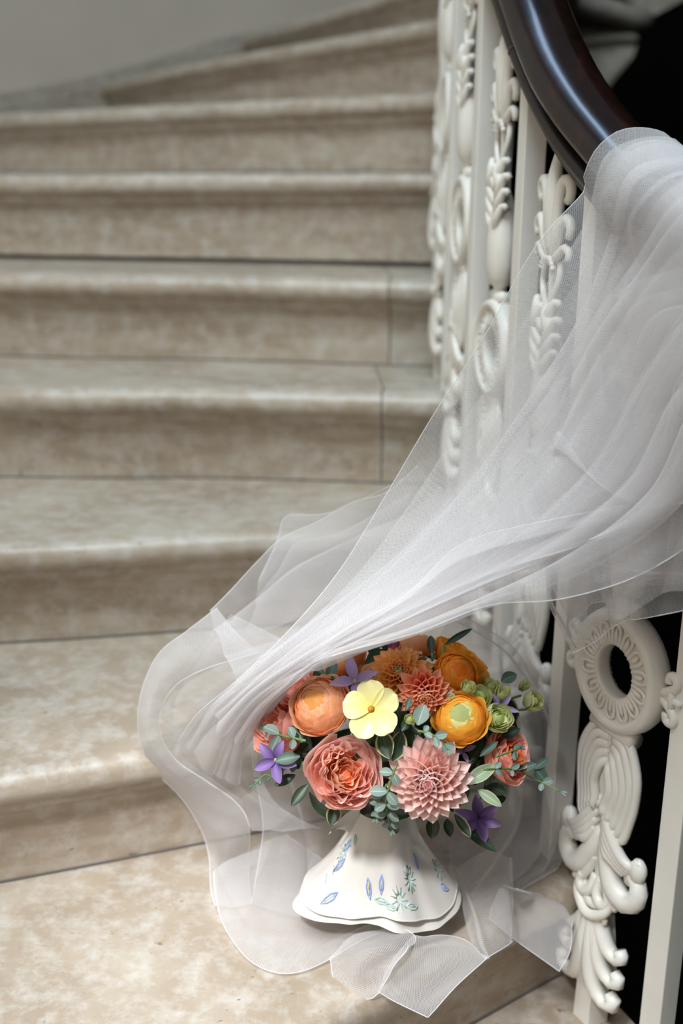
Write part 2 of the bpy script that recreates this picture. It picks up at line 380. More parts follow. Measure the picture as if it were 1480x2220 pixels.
# cast ornament, local coordinates: x along the rail, z up, -y towards the steps
def V(s, t, d=0): return Vector((s, d, t))
def arc(P, n=14): return resample([V(*p) if len(p) > 2 else V(p[0], p[1]) for p in P], n)
def taper(a, b, n, bulge=0): return [a + (b - a) * i / (n - 1) + bulge * math.sin(PI * i / (n - 1)) for i in range(n)]
def sym(mb, P, r, n=14, flat=1.0, seg=8):
    for s in (1, -1):
        mb.tube(arc([(s * p[0], *p[1:]) for p in P], n), r, seg, flat, up=Vector((0, 1, 0)))
def make_ornament():
    D = {}
    m = MB()                                          # foot and central stem
    def sq(z0, z1, w0, w1):
        m.add([(x * w, y * w, z) for z, w in ((z0, w0 / 2), (z1, w1 / 2)) for x, y in ((-1, -1), (1, -1), (1, 1), (-1, 1))], [(0, 3, 2, 1), (4, 5, 6, 7), (0, 1, 5, 4), (1, 2, 6, 5), (2, 3, 7, 6), (3, 0, 4, 7)])
    sq(-.012, .000, .004, .030); sq(.000, .048, .030, .028); sq(.048, .075, .028, .038); sq(.075, .150, .038, .026)
    m.tube([V(0, .14), V(0, .22), V(0, .30), V(0, .38), V(0, .40)], [.012, .009, .009, .008, .01], 8, 1)
    m.tube([V(0, .52), V(0, .70), V(0, .80)], [.01, .008, .010], 8, 1)
    D['stem'] = m
    m = MB()                                          # hanging skirt of tongues with upturned tips
    sym(m, [(.006, .160, -.004), (.014, .135, -.008), (.028, .108, -.008), (.044, .100, -.006), (.052, .110, -.006), (.047, .119, -.006)], taper(.0105, .008, 14, .002))
    sym(m, [(.005, .155, -.008), (.012, .115, -.012), (.020, .078, -.012), (.036, .056, -.009), (.051, .062, -.008), (.050, .077, -.008), (.044, .076, -.008)], taper(.0095, .008, 14, .002))
    sym(m, [(.003, .150, -.012), (.007, .100, -.015), (.011, .050, -.015), (.022, .020, -.012), (.040, .012, -.010), (.050, .024, -.010), (.046, .038, -.010), (.041, .034, -.010)], taper(.0085, .009, 14, .003))
    for s in (-.014, -.007, 0, .007, .014):
        m.tube(arc([(s * .7, .158, -.010), (s * 1.1, .12, -.017), (s * 1.2, .08, -.017), (s * .8, .05, -.013)]), taper(.004, .003, 14, .001), 6)
    m.v = [(x, y, .16 - (.16 - z) * .74) for x, y, z in m.v]
    D['leaf_skirt'] = m
    m = MB()                                          # bowl rim above the skirt
    m.tube(arc([(-.030, .188, -.006), (-.026, .170, -.014), (-.012, .158, -.018), (0, .155, -.02), (.012, .158, -.018), (.026, .170, -.014), (.030, .188, -.006)], 18), .0065, 8)
    m.tube(arc([(-.024, .188, -.004), (-.018, .174, -.010), (0, .166, -.014), (.018, .174, -.010), (.024, .188, -.004)], 18), .005, 8)
    for s in range(-3, 4): m.ball((s * .0078, -.018 + abs(s) * .0022, .150 + abs(s) * .002), .0042, 8, 5, (1, 1, 1.6))
    D['bowl'] = m
    m = MB()                                          # hooked scrolls
    sym(m, [(.004, .262, -.002), (.014, .232, -.006), (.030, .205, -.008), (.050, .196, -.006), (.064, .206, -.004), (.066, .222, -.003), (.056, .230, -.003), (.049, .223, -.003)], taper(.010, .008, 16, .005), 16)
    sym(m, [(.010, .225, -.006), (.020, .196, -.008), (.030, .185, -.008), (.040, .180, -.008)], taper(.008, .006, 14, .001))
    sym(m, [(.004, .20, -.006), (.006, .182, -.012), (.018, .174, -.014), (.027, .183, -.012), (.022, .194, -.012)], taper(.006, .005, 14, .0015))
    m.tube([V(-.013, .252, -.004), V(.013, .252, -.004)], .005, 8)
    D['scroll'] = m
    m = MB()                                          # acanthus body: nested drooping ridges either side of a rib
    for j in range(5):
        a = .047 - .0085 * j
        sym(m, [(.003, .386 - .009 * j, -.003), (.6 * a, .384 - .010 * j, -.004 - .002 * j), (a, .352 - .006 * j, -.005 - .0022 * j), (a + .001, .318, -.005 - .0022 * j), (a - .004, .290 + .003 * j, -.006 - .0022 * j), (a * .75, .266 + .006 * j, -.008 - .0022 * j), (.006, .262 + .010 * j, -.006)], taper(.006, .0055, 22), 22)
    for j in range(4):                                # flared lower lobes
        sym(m, [(.006 + .001 * j, .300 - .012 * j, -.010), (.020, .274 - .010 * j, -.014), (.038 - .003 * j, .252 - .004 * j, -.012), (.056 - .004 * j, .244 - .004 * j, -.008), (.066 - .006 * j, .256 - .004 * j, -.006)], taper(.0065, .0045, 14, .002))
    m.ball((0, 0, .325), 1, 14, 10, (.040, .009, .058))
    m.ball((.063, -.004, .243), .012, 10, 6, (1, .8, 1.3)); m.ball((-.063, -.004, .243), .012, 10, 6, (1, .8, 1.3))
    D['acanthus_leaf'] = m
    D['collar'] = MB().tube([V(-.035, .388), V(.035, .388)], .0105, 12)
    D['upper_collar'] = MB().tube([V(-.024, .532), V(.024, .532)], .0095, 12)
    # medallion ring
    m = MB(); rows = []
    pf = [(.0295, -.006), (.0305, -.010), (.033, -.011), (.050, -.008), (.0555, -.008), (.0580, -.014), (.063, -.0165), (.069, -.0125), (.0715, -.004), (.0715, .004), (.069, .0125), (.063, .0165), (.058, .014), (.0555, .008), (.033, .011), (.0305, .010), (.0295, .006)]
    for i in range(49):
        a = 2 * PI * i / 48; rows.append([V(r * math.cos(a), .459 + r * math.sin(a), d) for r, d in pf])
    mm = MB(); mm.grid(rows, close=True); D['medallion_ring'] = mm
    m = MB()
    for i in range(14):
        a = 2 * PI * (i + .5) / 14; e = .155
        for sd in (1, -1):
            q = []
            for (r, w) in ((.032, -e * .9), (.042, -e), (.050, -e * .85), (.0545, -.07), (.0555, 0), (.0545, .07), (.050, e * .85), (.042, e), (.032, e * .9)):
                q.append(V(r * math.cos(a + w), .459 + r * math.sin(a + w), -.0105 * sd))
            m.tube(resample(q, 16), .0021, 6)
            m.tube([V(r * math.cos(a), .459 + r * math.sin(a), -.0105 * sd) for r in (.033, .039, .045, .049)], [.0015, .0026, .0028, .001], 6)
    D['egg_moulding'] = m
    for s in (1, -1):
        m = MB()
        for t in (.017, -.017):
            m.tube(arc([(s * .070, .459 + t * .2), (s * .080, .459 + t * .5), (s * .090, .459 + t * 1.0), (s * .088, .459 + t * 1.5), (s * .079, .459 + t * 1.45), (s * .078, .459 + t * 1.0)]), .0055, 8)
        m.tube([V(s * .084, .445), V(s * .084, .473)], .005, 8); m.tube([V(s * .072, .459), V(s * .098, .459)], .004, 8)
        D['side_clamp' + ('' if s > 0 else ' ')] = m
    m = MB(); rows = []                               # tulip bulb
    for (t, r) in ((.545, .010), (.550, .018), (.560, .024), (.580, .028), (.610, .028), (.640, .024), (.665, .017), (.685, .006)):
        rows.append([V(r * math.cos(2 * PI * j / 20) * (1 + .06 * math.cos(10 * PI * j / 20 * 2)), t, .75 * r * math.sin(2 * PI * j / 20)) for j in range(20)])
    m.grid(rows, close=True); D['bulb'] = m
    m = MB()                                          # leafy cluster and paired flowers
    for j, (t, w) in enumerate(((.640, .026), (.660, .032), (.680, .034), (.700, .028))):
        sym(m, [(.004, t - .02, -.010), (w * .6, t, -.014), (w, t + .018, -.010), (w + .006, t + .014, -.006)], taper(.006, .004, 12, .002), 12)
    sym(m, [(.004, .700, -.004), (.014, .722, -.008), (.024, .742, -.006), (.022, .760, -.004), (.008, .772, -.004), (0, .774, -.004)], .0042)
    sym(m, [(.006, .712, -.012), (.014, .700, -.014), (.022, .684, -.012)], taper(.005, .009, 12, .002), 12)
    D['leaf_cluster'] = m
    m = MB()                                          # palmette crown
    m.tube(arc([(0, .775, -.006), (0, .82, -.008), (0, .862, -.008), (0, .885, -.006), (0, .897, -.004)]), taper(.008, .004, 14, .006), 8)
    sym(m, [(.004, .772, -.006), (.012, .800, -.008), (.016, .835, -.008), (.026, .858, -.008), (.040, .858, -.006), (.044, .843, -.006), (.036, .836, -.006)], taper(.006, .0055, 18, .002), 18)
    sym(m, [(.006, .770, -.006), (.020, .790, -.008), (.028, .808, -.008), (.040, .816, -.006), (.050, .806, -.006), (.046, .794, -.006)], taper(.005, .005, 16, .002), 16)
    sym(m, [(.006, .766, -.006), (.022, .772, -.008), (.036, .782, -.006), (.048, .778, -.006), (.048, .768, -.006)], taper(.005, .004, 14, .0015))
    for s in range(-4, 5):
        a = s * .32; m.tube([V(.010 * math.sin(a), .752 + .010 * math.cos(a), -.010), V(.020 * math.sin(a), .752 + .020 * math.cos(a), -.012)], [.0022, .0042], 6)
    D['palmette'] = m
    root = D.pop('stem').obj('cast_ornament', M_paint)
    for n, mb in D.items():
        o = bpy.data.objects.new(n.strip(), mb.mesh(n.strip(), M_paint)); COL.objects.link(o); o.parent = root
    sharp(root, 35)
    return root
ORN = make_ornament(); first = True
def copy_tree(o):
    c = o.copy(); COL.objects.link(c)
    for ch in list(o.children):
        d = ch.copy(); COL.objects.link(d); d.parent = c; d.matrix_parent_inverse = ch.matrix_parent_inverse
    return c
def placed(o, p, ti, k):
    t = tang(ti); ang = math.atan2(-t.y, -t.x)        # local +x runs down the stairs
    o.parent = rail; o.matrix_parent_inverse = Matrix.Translation(-Vector(rail.location))
    o.location = p; o.rotation_euler = (0, 0, ang)
for i in range(2, 16, 2):
    k = i // 2 - 3                                    # i=4 -> step -1
    p = RAILP[i]; zf = ZS[k]
    o = ORN if first else copy_tree(ORN); first = False
    placed(o, (p.x, p.y, zf), i, k)
    s = (p.z - zf - .006) / .895; o.scale = (1, 1, s)
mbar = None
for i in range(1, 16, 2):
    p = RAILP[i]; k = (i - 1) // 2 - 2 if i < 5 else (i - 5) // 2 ; 
    k = {1: -2, 3: -1}.get(i, k)
    # foot height: the tread below
    zf = ZS.get(k, ZS[10])
    if i >= 5: zf = ZS[(i - 5) // 2 - 0] if (i - 5) // 2 in ZS else 0
    h = p.z - zf
    mb = MB(); w = .0145
    sl = .022
    mb.add([(x * w, y * w, z) for z in (-.002,) for x, y in ((-1, -1), (1, -1), (1, 1), (-1, 1))] + [(x * w, y * w, h - .002 - (x * .012)) for x, y in ((-1, -1), (1, -1), (1, 1), (-1, 1))], [(0, 3, 2, 1), (4, 5, 6, 7), (0, 1, 5, 4), (1, 2, 6, 5), (2, 3, 7, 6), (3, 0, 4, 7)])
    o = bpy.data.objects.new('baluster', mb.mesh('baluster', M_paint, False)); COL.objects.link(o)
    bv = o.modifiers.new('b', 'BEVEL'); bv.width = .0015; bv.segments = 2
    placed(o, (p.x, p.y, zf), i, k)
# ------------------------------------------------------------------ bouquet
rnd = random.Random(7)
BC = Vector((.066, 1.165, .245)); BR = Vector((.152, .125, .112))
base = Vector((.043, 1.137, 0))
bq = empty('flower_bouquet', base, 'round bouquet of orange, coral, pink, yellow and purple flowers standing on the lowest marble step', 'bouquet')
def surf(x, y):
    d = ray(x, y).normalized(); o = CAM - BC
    dd = Vector((d[i] / BR[i] for i in range(3))); oo = Vector((o[i] / BR[i] for i in range(3)))
    a = dd.dot(dd); b = 2 * oo.dot(dd); c = oo.dot(oo) - 1; disc = b * b - 4 * a * c
    t = (-b - math.sqrt(disc)) / (2 * a) if disc > 0 else -b / (2 * a)
    return CAM + d * t
def frame(P, N, roll=0):
    q = N.normalized().to_track_quat('Z', 'Y'); return Matrix.Translation(P) @ q.to_matrix().to_4x4() @ Matrix.Rotation(roll, 4, 'Z')
def ncam(P, dx, dy):
    v = (CAM - P).normalized(); r = CR; u = CU; k = math.sqrt(max(.02, 1 - dx * dx - dy * dy)); return (v * k + r * dx + u * dy).normalized()
def flower(name, label, x, y, rpx, dx, dy, core, core_mat, push=0, roll=0):
    P = surf(x, y); dep = (P - CAM).dot(FW); R = rpx * dep / F
    N = ncam(P, dx, dy); P = P + (CAM - P).normalized() * push
    o = bpy.data.objects.new(name, core(R).mesh(name, core_mat)); COL.objects.link(o)
    o.parent = bq; o.matrix_parent_inverse = Matrix.Translation(-base); o.matrix_basis = frame(P, N, roll); o['label'] = label
    return o, R
def child(name, parent, me, M=None):
    o = bpy.data.objects.new(name, me); COL.objects.link(o); o.parent = parent
    if M is not None: o.matrix_basis = M
    return o
# a flat petal growing along +Y, face up +Z
def blade(L, Wd, pk=.6, tip=.5, base_w=.25, cup=.3, bend=0., lift=0., ruf=0., rf=3, nu=8, nv=6, roll_in=0., ph=0):
    rows = []; y = z = 0.
    for i in range(nu + 1):
        u = i / nu
        w = (base_w + (1 - base_w) * math.sin(PI / 2 * u / pk)) if u < pk else max(0.0, math.cos(PI / 2 * (u - pk) / (1 - pk))) ** tip
        w *= Wd / 2; a = lift + bend * u
        if i: y += math.cos(a) * L / nu; z += math.sin(a) * L / nu
        r = []
        for j in range(nv + 1):
            v = -1 + 2 * j / nv
            c = cup * w * v * v + ruf * L * u * u * math.sin(rf * v + ph + 2 * u) - roll_in * w * max(0, abs(v) - .6)
            xx = v * w * (1 - .25 * cup * v * v)
            r.append((xx, y - c * math.sin(a), z + c * math.cos(a)))
        rows.append(r)
    return MB().grid(rows)
# a petal wrapped round the flower axis like part of a cup
def cup_petal(rr, zr, zb, bulge, ha, az, curl=0., wave=0., wf=4, ph=0., nu=6, nv=9, drop=.22, rb=.12):
    rows = []
    for i in range(nu + 1):
        u = i / nu; r_ = []
        for j in range(nv + 1):
            v = -1 + 2 * j / nv; uu = u * (1 - drop * abs(v) ** 3)
            b0, b1, b2 = (1 - uu) ** 2, 2 * uu * (1 - uu), uu * uu
            r = b0 * rb * rr + b1 * rr * bulge + b2 * rr; z = b0 * zb + b1 * (zb + (zr - zb) * .45) + b2 * zr
            k = max(0, uu - .75) / .25; r += curl * k * k; z -= abs(curl) * .3 * k * k
            r *= 1 + wave * uu * uu * math.sin(wf * v + ph)
            a = az + v * ha * (.35 + .65 * math.sin(PI / 2 * min(1, u * 1.4)))
            r_.append((r * math.cos(a), r * math.sin(a), z))
        rows.append(r_)
    return MB().grid(rows)
def ball_core(sc, zc=-.3):
    return lambda R: MB().ball((0, 0, zc * R), R * sc, 12, 8)
def dome_petal(R, rho, phr, span, ha, az, flare=0., squash=.78, wave=.02, ph=0., drop=.25, nu=7, nv=9, dz=0.):
    """petal lying on the dome of the bloom: its rim points to the crown, its base runs down the side"""
    rows = []
    for i in range(nu + 1):
        u = i / nu; r_ = []
        for j in range(nv + 1):
            v = -1 + 2 * j / nv; uu = u * (1 - drop * abs(v) ** 2.5)
            p = phr + span * (1 - uu); k = max(0, uu - .72) / .28
            rr = rho * (1 + wave * uu * math.sin(5 * v + ph)) + flare * k * k
            a = az + v * ha * (.45 + .55 * math.sin(PI / 2 * min(1, u * 1.3))) * min(2.6, 1 / max(.35, math.sin(min(PI / 2, p)) + .15))
            r_.append((rr * math.sin(p) * math.cos(a), rr * math.sin(p) * math.sin(a), rr * math.cos(p) * squash + dz))
        rows.append(r_)
    return MB().grid(rows)
def ranunculus(name, label, x, y, rp, dx, dy, mat, core_mat, n=50, push=0, seed=1, inner=None):
    g = random.Random(seed); o, R = flower(name, label, x, y, rp, dx, dy, ball_core(.72, -.12), core_mat, push)
    for i in range(n):
        t = i / n; phr = R_(82) * (1 - t) ** .9 + R_(3); rho = R * (1.0 - .13 * t) * g.uniform(.985, 1.015)
        fl = (.15 if t < .2 else .085 if t < .6 else .035) * R * g.uniform(.6, 1.3)
        m = dome_petal(R, rho, phr, R_(62) if t < .5 else R_(45), g.uniform(.5, .72), i * 2.39996 + g.uniform(-.2, .2), fl, ph=g.uniform(0, 6), dz=-.16 * R, drop=g.uniform(.2, .34))
        child('petal', o, m.mesh('petal', inner if inner and t > .80 else mat))
    return o
def rose(name, label, x, y, rp, dx, dy, mat, mat_in, n=13, n2=34, push=0, seed=1, depth=.55):
    g = random.Random(seed); o, R = flower(name, label, x, y, rp, dx, dy, ball_core(.5, -.35), mat_in, push)
    for i in range(n):
        t = i / n; rr = R * (1.0 - .28 * t) * g.uniform(.95, 1.04)
        m = cup_petal(rr, R * (.22 + .12 * t), -.8 * R, 1.10, g.uniform(.6, .8), i * 2.39996, curl=.05 * R * (1 - t), wave=.05, wf=4, ph=g.uniform(0, 6), nv=10, drop=.2)
        child('petal', o, m.mesh('petal', mat))
    for i in range(n2):                       # quartered folded heart
        t = i / n2; q = i % 5; az = q * 2 * PI / 5 + g.uniform(-.55, .55); rr = R * (.72 - .60 * t) * g.uniform(.9, 1.1)
        m = cup_petal(rr, R * (.46 - .16 * abs(.4 - t)) * g.uniform(.8, 1.15), -.55 * R, 1.05, g.uniform(.5, .95), az, curl=g.uniform(-.07, .03) * R, wave=g.uniform(.10, .22), wf=g.uniform(3, 5.5), ph=g.uniform(0, 6), nv=12, drop=.12)
        child('petal', o, m.mesh('petal', mat_in if t > .35 else mat))
    return o
def dahlia(name, label, x, y, rp, dx, dy, mat, mat_in, n=120, push=0, seed=1, wide=.30, dome=.35, back=-.35):
    g = random.Random(seed); o, R = flower(name, label, x, y, rp, dx, dy, ball_core(.30, -.05), mat_in, push)
    meshes = {}
    for i in range(n):
        t = i / n; key = int(t * 10)
        if key not in meshes:
            tt = key / 10; L = R * (.86 - .60 * tt)
            meshes[key] = [blade(L, R * wide * 1.08 * (1 - .50 * tt), pk=.62, tip=.62, base_w=.5, cup=.85 + .5 * tt, bend=.35 + .25 * tt, nu=9, nv=6, ruf=q).mesh('petal', mat if tt < .72 else mat_in) for q in (0, .012)]
        lift = back + (1.38 - back) * t ** 1.15 + g.uniform(-.06, .06)
        az = i * 2.39996 + g.uniform(-.05, .05)
        rb = R * (.16 * (1 - t) + .015); zb = R * (dome * math.sin(t * PI / 2) - .12)
        M = Matrix.Rotation(az, 4, 'Z') @ Matrix.Translation((0, rb, zb)) @ Matrix.Rotation(lift, 4, 'X')
        child('petal', o, g.choice(meshes[key]), M)
    return o
def wild(name, label, x, y, rp, dx, dy, mat, n, Ls, Ws, mat_core, pk=.6, tip=.5, bend=.2, lift=.2, cup=.3, ruf=.0, roll=0, push=0, seed=1, core=.12, bw=.25):
    g = random.Random(seed); o, R = flower(name, label, x, y, rp, dx, dy, lambda R: MB().ball((0, 0, .02 * R), core * R, 10, 7, (1, 1, 1.3)), mat_core, push, roll)
    for i in range(n):
        me = blade(R * Ls * g.uniform(.93, 1.04), R * Ws * g.uniform(.93, 1.05), pk, tip, bw, cup, bend + g.uniform(-.12, .12), lift + g.uniform(-.1, .1), ruf, 3.2, 12, 10, ph=g.uniform(0, 6)).mesh('petal', mat)
        child('petal', o, me, Matrix.Rotation(2 * PI * i / n + g.uniform(-.08, .08), 4, 'Z') @ Matrix.Translation((0, .03 * R, .002 * (i % 2))))
    return o, R
def bud(name, label, x, y, rp, dx, dy, mat, n=7, tall=1.5, push=0, seed=1, open_=0.0, stem_to=None):
    g = random.Random(seed); o, R = flower(name, label, x, y, rp, dx, dy, ball_core(.5, .1), mat, push)
    for i in range(n):
        t = i / n; rr = R * (.75 - .5 * t + open_ * (1 - t))
        m = cup_petal(rr, R * tall * (.45 + .2 * t), -.75 * R, (1.6 - open_ * .6), 1.0, i * 2.2, curl=(.05 + .2 * open_) * R, wave=.04 + .12 * open_, wf=6, ph=g.uniform(0, 6), drop=.3, rb=.3)
        child('petal', o, m.mesh('petal', mat))
    return o
g_green = (.10, .15, .045)
P_peach = mat_petal('petal_peach', [(0, (.93, .27, .07)), (.5, (.98, .40, .15)), (.8, (1.0, .52, .25)), (1, (1.0, .66, .42))])
P_peach_core = mat_petal('petal_peach_core', [(0, (.95, .45, .11)), (1, (.97, .55, .20))])
P_coral = mat_petal('petal_coral', [(0, (1.0, .36, .20)), (.5, (1.0, .54, .42)), (.85, (1.0, .68, .60)), (1, (1.0, .76, .71))])
P_coral_in = mat_petal('petal_coral_inner', [(0, (1.0, .26, .09)), (.5, (1.0, .44, .22)), (1, (1.0, .66, .48))])
P_salmon = mat_petal('petal_salmon', [(0, (.95, .30, .17)), (.6, (.97, .42, .31)), (1, (.99, .56, .47))])
P_salmon_in = mat_petal('petal_salmon_inner', [(0, (.90, .20, .06)), (1, (.97, .38, .18))])
P_pink = mat_petal('petal_pink', [(0, (.90, .22, .12)), (.3, (.96, .48, .38)), (.6, (.98, .68, .61)), (1, (1.0, .80, .76))], .45)
P_pink_in = mat_petal('petal_pink_inner', [(0, (.60, .06, .08)), (.5, (.85, .28, .26)), (1, (.98, .62, .57))], .5)
P_gold = mat_petal('petal_gold', [(0, (.95, .32, .01)), (.55, (.98, .45, .03)), (1, (1.0, .62, .10))])
P_goldy = mat_petal('petal_gold_heart', [(0, (.62, .66, .24)), (1, (.88, .84, .42))])
P_orange = mat_petal('petal_orange', [(0, (.92, .22, .01)), (.6, (.98, .33, .02)), (1, (1.0, .45, .05))])
P_dor = mat_petal('petal_dahlia_orange', [(0, (.95, .50, .06)), (.6, (.98, .58, .14)), (.85, (.98, .55, .20)), (1, (.98, .48, .28))])
P_dor_in = mat_petal('petal_dahlia_green', [(0, (.55, .60, .25)), (1, (.80, .78, .42))])
P_dco = mat_petal('petal_dahlia_coral', [(0, (.92, .16, .10)), (.4, (.95, .25, .15)), (.7, (.98, .45, .25)), (1, (1.0, .60, .45))])
P_dco_in = mat_petal('petal_dahlia_gold', [(0, (.70, .25, .01)), (.6, (.88, .42, .03)), (1, (.92, .55, .16))])
P_yel = mat_petal('petal_yellow', [(0, (.88, .78, .18)), (.5, (.93, .87, .38)), (1, (.95, .90, .46))], .30, .25)
P_lil = mat_petal('petal_lilac', [(0, (.34, .24, .50)), (.5, (.44, .34, .62)), (1, (.55, .45, .72))])
P_vio = mat_petal('petal_violet', [(0, (.17, .09, .32)), (.5, (.27, .17, .44)), (1, (.38, .27, .56))])
P_lime = mat_petal('petal_lime', [(0, (.40, .50, .14)), (.6, (.62, .68, .28)), (1, (.80, .82, .46))])
P_mag = mat_petal('petal_magenta', [(0, (.25, .05, .10)), (1, (.45, .12, .25))])
M_brown = mat_plain('flower_eye', (.45, .20, .02), .7, nscale=400, namt=.5)
M_leafd = mat_leaf('leaf_dark', (.012, .030, .012), (.025, .055, .020))
M_leafv = mat_leaf('leaf_variegated', (.014, .034, .014), (.022, .05, .02), edge=(.42, .42, .20))
M_euc = mat_leaf('leaf_eucalyptus', (.15, .21, .17), (.27, .34, .29), rough=.6)
M_eucd = mat_leaf('leaf_eucalyptus_dark', (.05, .095, .065), (.10, .16, .12), rough=.5)
M_sage = mat_leaf('leaf_sage', (.22, .29, .17), (.32, .39, .24), edge=(.45, .48, .30))
M_stem = mat_plain('green_stem', (.13, .20, .06), .5)

ranunculus('ranunculus', 'peach orange ranunculus', 692, 1527, 64, -.38, .38, P_peach, P_peach_core, 66, .012, 3)
rose('garden_rose', 'large coral garden rose with quartered heart', 744, 1678, 82, .12, .10, P_coral, P_coral_in, 16, 44, .012, 5)
dahlia('dahlia', 'pale pink dahlia with deep pink heart', 930, 1688, 94, -.06, -.14, P_pink, P_pink_in, 112, .014, 2, wide=.44, dome=.40, back=-.22)
ranunculus('ranunculus', 'golden yellow ranunculus with greenish heart', 997, 1556, 57, .0, .34, P_gold, P_goldy, 60, .014, 8, inner=P_goldy)
ranunculus('ranunculus', 'deep orange ranunculus', 990, 1458, 47, .34, .40, P_orange, P_orange, 48, -.005, 9)
dahlia('dahlia', 'yellow orange dahlia with pale green heart', 866, 1466, 80, -.08, .38, P_dor, P_dor_in, 130, -.016, 4, wide=.34, dome=.30)
dahlia('dahlia', 'coral tipped orange dahlia', 917, 1496, 66, .06, -.42, P_dco, P_dco_in, 95, .012, 6, wide=.42, dome=.36, back=.0)
rose('garden_rose', 'salmon rose opening to the right', 1098, 1640, 64, .72, .12, P_salmon, P_salmon_in, 14, 26, -.002, 11)
rose('garden_rose', 'pink salmon rose at the left side', 606, 1572, 76, -.74, .30, P_salmon, P_salmon, 13, 16, -.012, 12)
rose('garden_rose', 'pink salmon rose behind the peach ranunculus', 655, 1490, 46, -.55, .60, P_salmon, P_salmon, 10, 12, -.030, 13)
rose('garden_rose', 'peach rose half hidden behind the yellow bloom', 812, 1470, 34, -.1, .55, P_peach, P_peach, 9, 12, -.022, 14)
wild('cosmos', 'pale yellow five petalled bloom with brown eye', 804, 1538, 64, .05, .10, P_yel, 5, 1.0, .94, M_brown, pk=.66, tip=.5, bend=-.05, lift=.20, cup=.14, ruf=.045, roll=.1, push=.035, seed=3, core=.13, bw=.16)
wild('cosmos', 'pale yellow bloom at the top under the veil', 768, 1408, 46, -.2, .75, P_yel, 5, 1.0, 1.0, M_brown, pk=.7, tip=.45, lift=.75, bend=.2, cup=.3, push=-.02, seed=5, core=.1)
wild('clematis', 'lilac clematis beside the peach ranunculus', 770, 1478, 58, -.15, .35, P_lil, 4, 1.0, .48, P_dor_in, pk=.45, tip=.9, bend=-.25, lift=.5, cup=.5, roll=.35, push=.016, seed=6, core=.1)
wild('clematis', 'violet clematis at the left edge', 598, 1648, 52, -.25, -.05, P_vio, 5, 1.0, .52, P_dor_in, pk=.5, tip=.8, bend=-.9, lift=.75, cup=.5, roll=.9, push=.03, seed=7, core=.09)
wild('clematis', 'violet star shaped clematis at the lower right', 1037, 1772, 54, .10, -.20, P_vio, 6, 1.0, .50, M_leafd, pk=.45, tip=.9, bend=-.25, lift=.35, cup=.45, roll=.2, push=.012, seed=8, core=.08)
wild('clematis', 'lilac clematis among the green buds', 1083, 1536, 42, .3, .2, P_lil, 5, 1.0, .36, M_leafd, pk=.45, tip=.9, bend=-.3, lift=.5, cup=.5, roll=.5, push=.0, seed=9, core=.08)
wild('clematis', 'lilac petals behind the pink dahlia', 1003, 1630, 30, .2, .3, P_lil, 4, 1.0, .45, M_leafd, pk=.5, tip=.8, bend=-.2, lift=.5, roll=.2, push=-.012, seed=10, core=.08)
bud('lisianthus_bud', 'small green bud tipped cream', 1012, 1492, 19, .25, .55, P_lime, 6, 1.7, .03, 1)
bud('lisianthus_bud', 'half open lime bud behind the golden ranunculus', 1040, 1512, 27, -.1, .5, P_lime, 8, 1.3, .004, 2, .15)
bud('lisianthus_bud', 'slim green bud', 1086, 1508, 21, .25, .65, P_lime, 6, 2.2, .006, 3)
bud('lisianthus_bud', 'lime bud at the back', 1064, 1490, 20, .1, .6, P_lime, 6, 1.5, -.01, 4, .1)
bud('lisianthus', 'open frilled lime lisianthus', 1076, 1558, 31, .5, .1, P_lime, 16, 1.2, .02, 5, .22)
bud('lisianthus_bud', 'narrow pointed green bud', 1132, 1491, 15, .5, .65, P_lime, 5, 2.8, .0, 6)
bud('lisianthus_bud', 'round lime bud reaching right', 1152, 1523, 27, .75, .30, P_lime, 8, 1.4, .004, 7, .08)
bud('rose_bud', 'tiny cream green bud', 887, 1561, 15, .0, .3, P_lime, 5, 1.5, .035, 8)
bud('rose_bud', 'magenta bud under the veil hem', 853, 1406, 17, .1, .85, P_mag, 6, 1.4, .0, 9)

def leaf_mesh(L, Wd, mat, fold=.25, bend=-.3, pk=.45, tip=.7, nm_='leaf'):
    return blade(L, Wd, pk, tip, .12, fold, bend, 0, .0, 3, 8, 6).mesh(nm_, mat)
def leaf(x, y, lpx, wpx, ang, mat, push=0., label=None, dx=0, dy=.25, bend=-.3, fold=.25, pk=.45, tip=.7, par=None, P=None):
    """a leaf whose base is seen at (x,y) and which grows in direction ang (degrees, 0 = right, 90 = up)"""
    if P is None:
        P = surf(x, y); P = P + (CAM - P).normalized() * push
    dep = (P - CAM).dot(FW); k = dep / F
    g = (CR * math.cos(R_(ang)) + CU * math.sin(R_(ang))); n = ncam(P, dx, dy); g = (g - n * g.dot(n)).normalized(); s = g.cross(n)
    M = Matrix(((s.x, g.x, n.x, P.x), (s.y, g.y, n.y, P.y), (s.z, g.z, n.z, P.z), (0, 0, 0, 1)))
    o = bpy.data.objects.new('leaf', leaf_mesh(lpx * k, wpx * k, mat, fold, bend, pk, tip)); COL.objects.link(o)
    o.parent = par or bq; o.matrix_parent_inverse = Matrix.Translation(-base); o.matrix_basis = M
    if label: o['label'] = label
    return o
